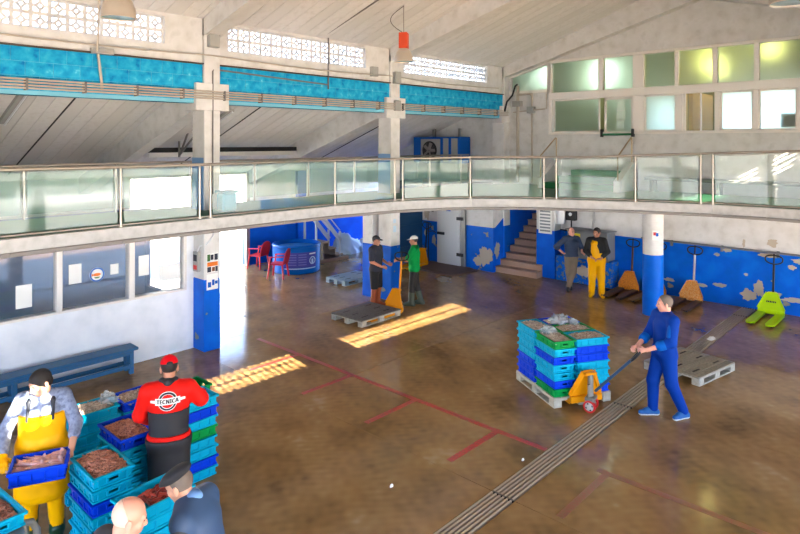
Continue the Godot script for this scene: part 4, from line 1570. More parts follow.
	s = ns()
	sector(s, Vector3.ZERO, 0.738, vw - 0.55, vw + 0.92, 0.20, 0.66, 18)
	obj("banner", s, M.print_purple, tb)
	s = ns()
	sector(s, Vector3.ZERO, 0.742, vw - 0.5, vw + 0.88, 0.16, 0.19, 18)
	obj("banner_line", s, M.print_pale, tb)
	for k in 5:
		s = ns()
		sector(s, Vector3.ZERO, 0.742, vw - 0.4, vw + 0.0, 0.28 + k * 0.075, 0.305 + k * 0.075, 8)
		sector(s, Vector3.ZERO, 0.742, vw + 0.08, vw + 0.42, 0.28 + k * 0.075, 0.305 + k * 0.075, 8)
		obj("banner_text", s, M.print_lilac, tb)
	s = ns()
	sector(s, Vector3.ZERO, 0.742, vw + 0.55, vw + 0.88, 0.585, 0.625, 8)
	obj("banner_heading", s, M.paper, tb)
	s = ns()
	var mid := vw + 0.70
	var bc := Vector3(sin(mid), 0, cos(mid)) * 0.745 + Vector3(0, 0.40, 0)
	var bt := Vector3(cos(mid), 0, -sin(mid))
	lathe(s, [Vector2(0.09, 0), Vector2(0.12, 0)], bc, Basis(bt, Vector3(sin(mid), 0, cos(mid)), Vector3.UP), 20)
	box(s, bc + Vector3(0, -0.02, 0), Vector3(0.07, 0.14, 0.004), Basis(bt, Vector3.UP, Vector3(sin(mid), 0, cos(mid))))
	obj("emblem", s, M.print_pale, tb)
	plastic_chair(P(11.05, 16.45, 0), deg_to_rad(200), "red plastic armchair with its pale back turned, beside the gate post")
	plastic_chair(P(10.66, 14.85, 0), deg_to_rad(215), "red plastic armchair seen from the side before the blue tub")
	var sp2 := thing("portable_steps", "small wooden steps with a bent white handrail behind the blue tub", "steps")
	for k in 3:
		s = ns()
		slab(s, 13.0 + k * 0.30, 13.32 + k * 0.30, 15.65, 16.35, 0.62 - k * 0.24, 0.67 - k * 0.24, 0.006)
		obj("tread", s, M.wood_pale, sp2)
		s = ns()
		slab(s, 13.28 + k * 0.30, 13.31 + k * 0.30, 15.68, 16.32, 0.42 - k * 0.21, 0.62 - k * 0.24)
		obj("riser", s, M.wood_pale, sp2)
	s = ns()
	slab(s, 12.7, 14.1, 15.55, 16.4, 0.0, 0.10, 0.01)
	obj("base_board", s, M.wood, sp2)
	s = ns()
	slab(s, 13.0, 13.06, 15.66, 16.3, 0.1, 0.62)
	obj("support", s, M.wood_pale, sp2)
	for v in [15.7, 16.3]:
		s = ns()
		bar(s, P(12.75, v, 1.45), P(13.15, v, 1.45), 0.05, 0.10)
		bar(s, P(13.10, v, 1.45), P(13.85, v, 0.62), 0.05, 0.13)
		bar(s, P(13.82, v, 0.95), P(13.82, v, 0.10), 0.05, 0.06)
		bar(s, P(12.78, v, 1.45), P(12.78, v, 0.62), 0.05, 0.06)
		bar(s, P(13.2, v, 1.62), P(13.82, v, 0.98), 0.03, 0.03)
		obj("handrail", s, M.rail_white, sp2)
	var sk := thing("plastic_sheeting", "heap of crumpled white plastic sheeting against the blue back wall", "sheeting", P(14.75, 16.45, 0))
	obj("heap", blob_mesh(Vector3(0.62, 0.62, 0.42), 5, 0.45, 0.25), M.sheet_white, sk)
	var o := obj("fold", blob_mesh(Vector3(0.36, 0.36, 0.34), 9, 0.5, 0.3), M.sheet_white, sk)
	o.position = Vector3(0.62, 0, 0.05)
	# white ladder seen outside through the gate
	var ld := thing("outdoor_rack", "pale metal frame standing in the bright yard outside the gate", "rack")
	for u in [9.9, 10.3]:
		s = ns()
		tube(s, P(u, 19.0, -0.12), P(u, 19.0, 1.9), 0.03)
		obj("post", s, M.galvanised, ld)
	for k in 4:
		s = ns()
		tube(s, P(9.9, 19.0, 0.3 + k * 0.45), P(10.3, 19.0, 0.3 + k * 0.45), 0.02)
		obj("rung", s, M.galvanised, ld)
	# pale yard wall beyond the gate
	s = ns()
	slab(s, 0, 30, 27, 27.3, -0.12, 4.5)
	setting(obj("wall_yard", s, M.plaster))
	var rg := 0
	for q in [[13.36, 3.80, 0.14], [5.09, 4.88, 0.025], [6.64, 4.08, 0.025]]:
		s = ns()
		var sc := obj("paper_scrap", blob_mesh(Vector3(q[2], 0.03, q[2] * 0.5), 40 + rg, 0.5, 0.8, 14, 8), M.paper)
		sc.position = P(q[0], q[1], 0.002)
		tag(sc, ["small white rag lying by the drain behind the empty pallet", "tiny white scrap on the bare floor before the first short red line", "tiny white scrap where the long red line meets the drain"][rg], "scrap")
		rg += 1

# ---------- crates, pallets, trucks ----------
var crate_parts := {}
var shrimp_mesh: ArrayMesh

func crate_meshes() -> void:
	# long side along x: 0.60 x 0.40 x 0.135
	var s := ns()
	box(s, Vector3(0, 0.012, 0), Vector3(0.57, 0.012, 0.37))
	for z in [-1.0, 1.0]:
		var f := Basis(Vector3.RIGHT, z * 0.05)
		box(s, Vector3(0, 0.068, z * 0.172), Vector3(0.545, 0.125, 0.010), f)
		for x in [-0.2, -0.067, 0.067, 0.2]:
			box(s, Vector3(x, 0.06, z * 0.182), Vector3(0.022, 0.10, 0.016), f)
		box(s, Vector3(0, 0.014, z * 0.180), Vector3(0.56, 0.022, 0.018), Basis(), 0.004)
	for x in [-1.0, 1.0]:
		var f := Basis(Vector3.BACK, -x * 0.05)
		box(s, Vector3(x * 0.268, 0.029, 0), Vector3(0.010, 0.047, 0.345), f)
		box(s, Vector3(x * 0.272, 0.1145, 0), Vector3(0.010, 0.032, 0.345), f)
		for z in [-1.0, 1.0]:
			box(s, Vector3(x * 0.270, 0.0755, z * 0.111), Vector3(0.010, 0.047, 0.122), f)
		for z in [-0.13, 0.13]:
			box(s, Vector3(x * 0.280, 0.06, z), Vector3(0.016, 0.10, 0.022), f)
		box(s, Vector3(x * 0.278, 0.014, 0), Vector3(0.018, 0.022, 0.36), Basis(), 0.004)
	crate_parts.shell = s.commit()
	s = ns()
	for z in [-1.0, 1.0]:
		box(s, Vector3(0, 0.122, z * 0.190), Vector3(0.60, 0.030, 0.022), Basis(), 0.005)
		box(s, Vector3(0, 0.133, z * 0.187), Vector3(0.60, 0.008, 0.026), Basis(), 0.003)
	for x in [-1.0, 1.0]:
		box(s, Vector3(x * 0.291, 0.122, 0), Vector3(0.020, 0.026, 0.40), Basis(), 0.005)
		box(s, Vector3(x * 0.287, 0.133, 0), Vector3(0.026, 0.008, 0.40), Basis(), 0.003)
	crate_parts.rim = s.commit()
	s = ns()
	for z in [-0.055, 0.055]:
		box(s, Vector3(0.287, 0.075, z), Vector3(0.022, 0.06, 0.02), Basis(), 0.004)
	box(s, Vector3(0.300, 0.106, 0), Vector3(0.018, 0.014, 0.15), Basis(), 0.004)
	crate_parts.grip = s.commit()
	for k in crate_parts:
		var t := SurfaceTool.new()
		t.begin(Mesh.PRIMITIVE_TRIANGLES)
		t.append_from(crate_parts[k], 0, Transform3D(Basis.from_scale(Vector3(0.97, 0.865, 0.965)), Vector3.ZERO))
		crate_parts[k] = t.commit()

func crate(at: Vector3, turn: float, tint: String, label: String, group: String) -> Node3D:
	var c := thing("fish_crate", label, "crate", at, turn, group)
	obj("shell", crate_parts.shell, M[tint], c)
	obj("rim", crate_parts.rim, M[tint], c)
	for k in 2:
		var o := obj("grip", crate_parts.grip, M[tint], c)
		o.rotation.y = k * PI
	return c

const NTH := ["topmost", "second from top", "third from top", "fourth from top", "fifth from top", "sixth from top", "seventh from top", "eighth from top", "ninth from top"]
const TINT := {"t": "crate_turquoise", "b": "crate_blue", "g": "crate_green"}
const TINT_NAME := {"t": "turquoise", "b": "blue", "g": "green"}

# a stack, colours from the top down
func stack(u: float, v: float, h0: float, turn: float, colours: String, where: String, group: String, pitch := 0.12) -> float:
	var n := colours.length()
	for i in n:
		var k := n - 1 - i
		var ch := colours[i]
		var jit := Vector3(rng.randf_range(-0.008, 0.008), 0, rng.randf_range(-0.008, 0.008)) if i < n - 1 else Vector3.ZERO
		crate(P(u, v, h0 + k * pitch) + jit, turn + rng.randf_range(-0.012, 0.012), TINT[ch], "%s crate, %s in %s" % [TINT_NAME[ch], NTH[i], where], group)
	return h0 + (n - 1) * pitch

func build_shrimp() -> void:
	var s := ns()
	var pts := []
	for i in 5:
		var t := i / 4.0
		pts.append(Vector3(cos(t * 2.2) * 0.022, sin(t * 2.2) * 0.006, sin(t * 2.2) * 0.022 - 0.01))
	sweep(s, pts, 0.006, 5)
	shrimp_mesh = s.commit()

func heap(at: Vector3, turn: float, w: float, d: float, hgt: float, tones: Array, label: String, count := 420, big := 1.0) -> void:
	var mm := MultiMesh.new()
	mm.transform_format = MultiMesh.TRANSFORM_3D
	mm.use_colors = true
	mm.mesh = shrimp_mesh
	mm.instance_count = count
	var fr := Basis(Vector3.UP, turn)
	for i in count:
		var x := rng.randf_range(-0.5, 0.5)
		var z := rng.randf_range(-0.5, 0.5)
		var y := hgt * (1.0 - 2.2 * (x * x + z * z)) + rng.randf_range(-0.012, 0.004)
		var b := Basis(Vector3.UP, rng.randf() * TAU) * Basis(Vector3.RIGHT, rng.randf_range(-0.5, 0.5))
		mm.set_instance_transform(i, Transform3D(b.scaled(Vector3.ONE * big * rng.randf_range(0.8, 1.25)), at + fr * Vector3(x * w, y, z * d)))
		var c: Color = tones[rng.randi() % tones.size()]
		mm.set_instance_color(i, c.srgb_to_linear())
	var hp := Node3D.new()
	hp.name = numbered("seafood_heap")
	add_child(hp)
	tag(hp, label, "seafood", "", "stuff")
	var o := MultiMeshInstance3D.new()
	o.name = "loose_catch"
	o.multimesh = mm
	o.material_override = M.seafood
	hp.add_child(o)
	# bed of the same catch below the loose top layer
	var s := ns()
	var n := 10
	for i in n:
		for j in n:
			var q := []
			for e in [[i, j], [i + 1, j], [i + 1, j + 1], [i, j + 1]]:
				var x: float = float(e[0]) / n - 0.5
				var z: float = float(e[1]) / n - 0.5
				q.append(at + fr * Vector3(x * w * 1.04, hgt * (1.0 - 2.2 * (x * x + z * z)) - 0.008, z * d * 1.04))
			quad(s, q[0], q[1], q[2], q[3], Vector3.UP)
	var bed := mat("bed_%d" % taken["seafood_heap"], tones[0].lerp(tones[1], 0.5).darkened(0.15), 0.5)
	obj("lower_layer", s, bed, hp)

func plastic_bag(at: Vector3, r: Vector3, sd: int, label: String) -> void:
	var o := obj("plastic_bag", blob_mesh(r, sd, 0.9, 1.4, 30, 18), M.bag)
	o.position = at
	tag(o, label, "bag")

func pallet(at: Vector3, turn: float, m: Material, m2: Material, label: String, lx := 1.2, lz := 1.0) -> void:
	var p := thing("plastic_pallet", label, "pallet", at, turn, "plastic pallets on the market floor")
	var s: SurfaceTool
	for k in 7:
		s = ns()
		var w := lz / 7.0
		box(s, Vector3(0, 0.135, -lz / 2 + (k + 0.5) * w), Vector3(lx, 0.03, w - (0.012 if k in [1, 2, 4, 5] else 0.004)), Basis(), 0.004)
		obj("deck_board", s, m2, p)
	for x in [-1, 0, 1]:
		for z in [-1, 0, 1]:
			s = ns()
			box(s, Vector3(x * (lx / 2 - 0.075), 0.07, z * (lz / 2 - 0.07)), Vector3(0.15, 0.10, 0.14), Basis(), 0.008)
			obj("foot_block", s, m, p)
	for z in [-1, 0, 1]:
		s = ns()
		box(s, Vector3(0, 0.0125, z * (lz / 2 - 0.07)), Vector3(lx, 0.025, 0.14), Basis(), 0.006)
		obj("runner", s, m, p)
	s = ns()
	for z in [-1, 1]:
		box(s, Vector3(0, 0.118, z * (lz / 2 - 0.012)), Vector3(lx, 0.03, 0.024), Basis(), 0.004)
	for x in [-1, 1]:
		box(s, Vector3(x * (lx / 2 - 0.012), 0.118, 0), Vector3(0.024, 0.03, lz), Basis(), 0.004)
	obj("edge_band", s, m, p)
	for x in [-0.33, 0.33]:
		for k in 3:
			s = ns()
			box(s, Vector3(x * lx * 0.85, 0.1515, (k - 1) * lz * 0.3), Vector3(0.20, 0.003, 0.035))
			obj("deck_slot_shade", s, M.joint, p)  # dark strip laid on the deck as the shade of a slot

# hand pallet truck: forks point to local +z, handle rises at -z
func pallet_truck(at: Vector3, turn: float, m: Material, fork: Material, handle: Material, label: String, lean := 0.10, swing := 0.0, loop := Vector2(0.17, 0.24), hl := 0.86, lift := 0.0) -> void:
	var t := thing("pallet_truck", label, "pallet truck", at, turn, "hand pallet trucks")
	var s: SurfaceTool
	for x in [-1.0, 1.0]:
		s = ns()
		var poly := PackedVector2Array([Vector2(-0.08, 0), Vector2(0.08, 0), Vector2(0.08, 1.05), Vector2(0.045, 1.15), Vector2(-0.045, 1.15), Vector2(-0.08, 1.05)])
		prism(s, poly, Vector3(x * 0.19, 0.075 + lift, 0.0), Basis(Vector3.RIGHT, Vector3.BACK, Vector3.DOWN), 0.03)
		for e in [-1.0, 1.0]:
			box(s, Vector3(x * 0.19 + e * 0.073, 0.055 + lift, 0.5), Vector3(0.014, 0.05, 1.0))
		obj("fork", s, fork, t)
		s = ns()
		tube(s, Vector3(x * 0.19 - 0.04, 0.036, 0.97), Vector3(x * 0.19 + 0.04, 0.036, 0.97), 0.036, 0.036, 14)
		obj("load_roller", s, M.dark_metal, t)
	# cross plate and tapering cover
	s = ns()
	box(s, Vector3(0, 0.10 + lift, -0.02), Vector3(0.54, 0.10, 0.06), Basis(), 0.01)
	obj("cross_member", s, m, t)
	s = ns()
	prism(s, PackedVector2Array([Vector2(-0.27, 0), Vector2(0.27, 0), Vector2(0.27, 0.06), Vector2(0.07, 0.42), Vector2(-0.07, 0.42), Vector2(-0.27, 0.06)]), Vector3(0, 0.13 + lift, -0.005), Basis(Vector3.RIGHT, -0.18), 0.012)
	for x in [-1.0, 1.0]:
		bar(s, Vector3(x * 0.26, 0.16 + lift, 0.0), Vector3(x * 0.09, 0.52 + lift, -0.09), 0.012, 0.07)
	obj("cover_plate", s, m, t)
	s = ns()
	box(s, Vector3(0, 0.51 + lift, -0.11), Vector3(0.19, 0.04, 0.12), Basis(), 0.008)
	obj("top_plate", s, m, t)
	s = ns()
	tube(s, Vector3(0, 0.16, -0.14), Vector3(0, 0.50 + lift, -0.14), 0.045, 0.040, 14)
	tube(s, Vector3(0.05, 0.20, -0.17), Vector3(0.05, 0.40, -0.17), 0.022, 0.022, 10)
	box(s, Vector3(0, 0.19, -0.15), Vector3(0.20, 0.06, 0.14), Basis(Vector3.UP, swing), 0.012)
	obj("pump", s, M.dull_steel, t)
	var wb := Basis(Vector3.UP, swing)
	for x in [-1.0, 1.0]:
		var wc := Vector3(0, 0.09, -0.15) + wb * Vector3(x * 0.085, 0, 0)
		s = ns()
		lathe(s, [Vector2(0.066, -0.028), Vector2(0.088, -0.026), Vector2(0.09, 0), Vector2(0.088, 0.026), Vector2(0.066, 0.028)], wc, Basis(wb.z, wb.x, wb.y), 28)
		var w := obj("steer_wheel", s, M.wheel_red if lift > 0.0 else M.wheel_dark, t)
		s = ns()
		lathe(s, [Vector2(0, -0.03), Vector2(0.02, -0.03), Vector2(0.066, -0.018), Vector2(0.066, 0.018), Vector2(0.02, 0.03), Vector2(0, 0.03)], wc, Basis(wb.z, wb.x, wb.y), 20)
		obj("hub", s, M.hub_white, w)
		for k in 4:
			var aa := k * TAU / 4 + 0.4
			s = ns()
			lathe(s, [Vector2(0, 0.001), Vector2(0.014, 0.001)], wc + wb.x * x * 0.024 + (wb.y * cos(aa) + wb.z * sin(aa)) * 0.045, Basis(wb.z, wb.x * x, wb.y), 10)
			obj("hub_hole_shade", s, M.black, w)  # black disc painted as the shade inside a hole
	# handle
	var hb := Basis(Vector3.UP, swing)
	var dir := hb * Vector3(0, cos(lean), -sin(lean))
	var p0 := Vector3(0, 0.30, -0.15) + hb * Vector3(0, 0, -0.06)
	var p1 := p0 + dir * hl
	s = ns()
	bar(s, p0, p1, 0.045, 0.038, 0.008, hb.z)
	obj("handle_shaft", s, handle, t)
	s = ns()
	var side := hb.x
	var pts := []
	for k in 25:
		var a := -PI / 2 + TAU * k / 24.0
		var wide := cos(a) * (1.0 - 0.18 * (0.5 - 0.5 * sin(a)))
		pts.append(p1 + side * wide * loop.x * 1.15 + dir * loop.y * (0.42 + 0.42 * signf(sin(a)) * pow(absf(sin(a)), 0.8)))
	sweep(s, pts, 0.016, 8)
	obj("handle_loop", s, M.black if handle != M.rust else M.dark_metal, t)
	s = ns()
	bar(s, p1 + dir * 0.02, p1 + dir * loop.y * 0.98, 0.03, 0.02, 0.004, hb.z)
	obj("control_lever", s, M.dark_metal, t)

func build_loads() -> void:
	crate_meshes()
	build_shrimp()
	var s: SurfaceTool
	# ---- loaded pallet being pulled: long axis runs from the near corner to the back left
	var d1 := Vector2(0.503, 0.864)     # (u, v) along the long side
	var d2 := Vector2(0.864, -0.503)    # (u, v) along the short side
	var near := Vector2(8.24, 4.53)
	var mid := near + d1 * 0.6 + d2 * 0.5
	var yaw := atan2(d1.y, d1.x)        # turns local x onto the long side
	pallet(P(mid.x, mid.y, 0.0), yaw, M.pallet_pale, M.pallet_pale, "pale grey plastic pallet under the stacked crates being pulled")
	var gp := "crates on the pulled pallet"
	var tops := []
	var spec := [
		[0.30, 0.20, yaw, "gtbttbg", "the near corner stack on the pulled pallet"],
		[0.90, 0.20, yaw, "ttttbbb", "the outer back stack on the pulled pallet"],
		[0.20, 0.70, yaw + PI / 2, "tbbtttb", "the stack next to the truck on the pulled pallet"],
		[0.60, 0.70, yaw + PI / 2, "gtbtbtb", "the middle stack on the pulled pallet"],
		[1.00, 0.70, yaw + PI / 2, "btbtbtt", "the farthest stack on the pulled pallet"]]
	for q in spec:
		var c: Vector2 = near + d1 * q[0] + d2 * q[1]
		var top := stack(c.x, c.y, 0.152, q[2], q[3], q[4], gp)
		tops.append(P(c.x, c.y, top))
		heap(P(c.x, c.y, top + 0.085), q[2], 0.52, 0.32, 0.03, [Color(0.76, 0.68, 0.62), Color(0.83, 0.76, 0.70), Color(0.66, 0.56, 0.51)], "small pale shrimp in the open crate on top of " + q[4].replace(" on the pulled pallet", ""), 420)
	plastic_bag(tops[4] + Vector3(-0.1, 0.12, 0.05), Vector3(0.16, 0.10, 0.14), 21, "crumpled clear bag on the farthest crate of the pulled pallet")
	plastic_bag(tops[0] + Vector3(0.12, 0.11, -0.18), Vector3(0.13, 0.08, 0.12), 23, "crumpled clear bag lying between the two green crates")
	plastic_bag(tops[3] + Vector3(0.2, 0.11, -0.12), Vector3(0.10, 0.07, 0.10), 25, "crumpled clear bag at the back edge of the rear green crate")
	# truck under it
	var jc := near + d2 * 0.5 - d1 * 0.06
	pallet_truck(P(jc.x, jc.y, 0), atan2(d1.x, -d1.y), M.truck_yellow, M.truck_yellow, M.truck_steel, "yellow pallet truck with red wheels pulled by the man in blue", 0.74, 0.72, Vector2(0.13, 0.22), 0.76, 0.035)
	# ---- other pallets
	pallet(P(9.62, 10.02, 0), 0.03, M.pallet_pale, M.pallet_dark, "dark topped pallet half under the truck held by the man in green", 1.26, 0.98)
	pallet(P(11.86, 13.0, 0), 0.02, M.pallet_bluegrey, M.pallet_bluegrey, "blue grey pallet standing behind the slim pier", 1.2, 0.8)
	pallet(P(11.28, 3.57, 0), -0.19, M.pallet_pale, M.pallet_worn, "empty worn pallet on the drain behind the man in blue", 1.2, 1.0)
	# ---- parked trucks
	var back := deg_to_rad(-90)   # forks towards -u
	pallet_truck(P(16.0, 3.29, 0), back, M.truck_lime, M.truck_lime, M.black, "lime green pallet truck with black handle at the end wall")
	lime_text(P(16.0, 3.29, 0), back)
	pallet_truck(P(16.02, 5.03, 0), back, M.truck_orange, M.rust, M.truck_white, "worn orange pallet truck with white handle and rusty forks")
	pallet_truck(P(16.05, 6.62, 0), back, M.truck_orange2, M.rust, M.rust, "orange pallet truck with brown forks next to the yellow dungarees")
	pallet_truck(P(16.05, 5.92, 0), back, M.truck_orange2, M.fork_worn, M.rust, "orange pallet truck mostly hidden behind the round column")
	pallet_truck(P(14.95, 13.0, 0), back, M.truck_yellow, M.truck_yellow, M.dark_metal, "yellow pallet truck parked on the mat behind the man in green", 0.08)
	pallet_truck(P(10.36, 9.86, 0), back, M.truck_yellow, M.truck_yellow, M.truck_yellow, "yellow pallet truck gripped by the man in green", 0.16, 0.35)
	# ---- crates where the catch is sorted, lower left
	var gs := "crates of the sorting stacks"
	var top := 0.0
	var pink := [Color(0.72, 0.48, 0.39), Color(0.80, 0.56, 0.46), Color(0.60, 0.39, 0.32), Color(0.76, 0.51, 0.41)]
	var pale := [Color(0.72, 0.64, 0.58), Color(0.80, 0.73, 0.67), Color(0.62, 0.54, 0.49)]
	top = stack(2.30, 6.04, 0.0, PI / 2, "ttbttttt", "the stack beside the yellow apron", gs)
	heap(P(2.30, 6.04, top + 0.075), PI / 2, 0.52, 0.32, 0.055, pink, "heap of small pink shrimp in the crate beside the yellow apron", 620)
	top = stack(2.76, 6.58, 0.0, PI / 2, "bttttttt", "the stack touching the red jacket's left sleeve", gs)
	heap(P(2.76, 6.58, top + 0.06), PI / 2, 0.52, 0.32, 0.05, pink, "heap of brown pink shrimp in the blue crate by the red jacket", 560)
	top = stack(2.66, 7.38, 0.0, 0.0, "tttttttt", "the stack nearest the bench", gs)
	heap(P(2.66, 7.38, top + 0.07), 0.0, 0.52, 0.32, 0.045, pale, "layer of pale fish in the turquoise crate nearest the bench", 520, 1.3)
	plastic_bag(P(2.90, 7.40, top + 0.11), Vector3(0.09, 0.08, 0.12), 31, "crumpled clear bag on the turquoise crate nearest the bench")
	top = stack(3.27, 7.36, 0.0, 0.0, "btttttbt", "the stack behind the red jacket", gs)
	heap(P(3.27, 7.36, top + 0.075), 0.0, 0.52, 0.32, 0.035, pale, "pale fish in the blue crate behind the red jacket", 480, 1.3)
	top = stack(3.86, 7.42, 0.0, 0.0, "gtbtttt", "the stack behind the red cap", gs)
	top = stack(3.58, 6.80, 0.0, 0.0, "tbtgttbt", "the stack beside the black trousers", gs)
	top = stack(2.40, 5.18, 0.0, 0.08, "tttttttt", "the stack before the capped man", gs)
	heap(P(2.48, 5.19, top + 0.040), 0.08, 0.28, 0.20, 0.045, [Color(0.62, 0.16, 0.12), Color(0.72, 0.24, 0.17), Color(0.50, 0.12, 0.10)], "large red prawns in the crate before the capped man", 110, 2.0)
	# crate and trolley at the picture's left edge
	var tr := thing("sorting_trolley", "grey metal trolley with a dark pulley at the lower left edge", "trolley", P(1.30, 5.55, 0))
	for x in [-0.35, 0.30]:
		for z in [-0.25, 0.25]:
			s = ns()
			tube(s, Vector3(x, 0.0, z), Vector3(x, 0.80, z), 0.022)
			obj("leg", s, M.dull_steel, tr)
	for z in [-0.25, 0.25]:
		s = ns()
		sweep(s, [Vector3(-0.4, 0.80, z), Vector3(0.25, 0.80, z), Vector3(0.34, 0.78, z), Vector3(0.38, 0.70, z), Vector3(0.38, 0.45, z)], 0.03, 10)
		obj("bent_rail", s, M.galvanised, tr)
	s = ns()
	box(s, Vector3(-0.05, 0.80, 0), Vector3(0.6, 0.03, 0.5))
	obj("deck", s, M.galvanised, tr)
	s = ns()
	lathe(s, [Vector2(0.03, -0.03), Vector2(0.09, -0.03), Vector2(0.075, 0), Vector2(0.09, 0.03), Vector2(0.03, 0.03)], Vector3(0.30, 0.70, 0.32), Basis(Vector3.RIGHT, Vector3.BACK, Vector3.DOWN), 22)
	obj("pulley", s, M.dark_metal, tr)
	s = ns()
	lathe(s, [Vector2(0.0, 0.04), Vector2(0.035, 0.04), Vector2(0.035, -0.04), Vector2(0, -0.04)], Vector3(0.30, 0.70, 0.32), Basis(Vector3.RIGHT, Vector3.BACK, Vector3.DOWN), 14)
	obj("hub", s, M.dull_steel, tr)
	crate(P(1.36, 5.95, 0.83), PI / 2 + 0.1, "crate_turquoise", "turquoise crate of shrimp on the grey trolley at the picture's left edge", gs)
	heap(P(1.36, 5.95, 0.90), PI / 2 + 0.1, 0.5, 0.3, 0.03, pink, "small shrimp in the crate on the grey trolley", 350)

func lime_text(at: Vector3, turn: float) -> void:
	# short run of bold black lettering on the lime cover plate, too small to read in the photograph
	var tk: Node3D = get_node("pallet_truck_001")
	var s := ns()
	var b := Basis(Vector3.RIGHT, -0.18)
	for k in 6:
		var x := -0.085 + k * 0.034
		box(s, Vector3(0, 0.13, -0.005) + b * Vector3(x, 0.20, 0.008), Vector3(0.024, 0.034 if k % 2 else 0.042, 0.004), b * Basis(Vector3.BACK, -0.15))
	obj("lettering", s, M.black, tk)

# ---------- people ----------
# primitives: [kind, a, b, ra, rb, axis, squeeze] tapered capsule whose reach along axis is 1 / squeeze; or ["e", centre, radii, basis]
func cap(a: Vector3, b: Vector3, ra: float, rb: float, axis := Vector3.ZERO, sq := 1.0) -> Array:
	return ["c", a, b, ra, rb, axis, sq]

func ell(c: Vector3, r: Vector3, b := Basis()) -> Array:
	return ["e", c, r, b]

func fatter(prims: Array, by: float) -> Array:
	var out := []
	for p in prims:
		var q: Array = p.duplicate()
		if q[0] == "c":
			q[3] += by
			q[4] += by
		else:
			q[2] += Vector3.ONE * by
		out.append(q)
	return out

func dist(p: Array, x: Vector3) -> float:
	if p[0] == "c":
		var ab: Vector3 = p[2] - p[1]
		var t := clampf((x - p[1]).dot(ab) / maxf(ab.length_squared(), 1e-9), 0.0, 1.0)
		var q: Vector3 = x - (p[1] + ab * t)
		if p[6] != 1.0:
			q += p[5] * (q.dot(p[5]) * (p[6] - 1.0))
		return q.length() - lerpf(p[3], p[4], t)
	var l: Vector3 = p[3] * (x - p[1])
	var k0: float = (l / p[2]).length()
	var k1: float = (l / (p[2] * p[2])).length()
	return k0 * (k0 - 1.0) / maxf(k1, 1e-6)

func field_at(prims: Array, k: float, x: Vector3) -> float:
	var f := 10.0
	for p in prims:
		var d := dist(p, x)
		var h := clampf(0.5 + 0.5 * (f - d) / k, 0.0, 1.0)
		f = lerpf(f, d, h) - k * h * (1.0 - h)
	return f

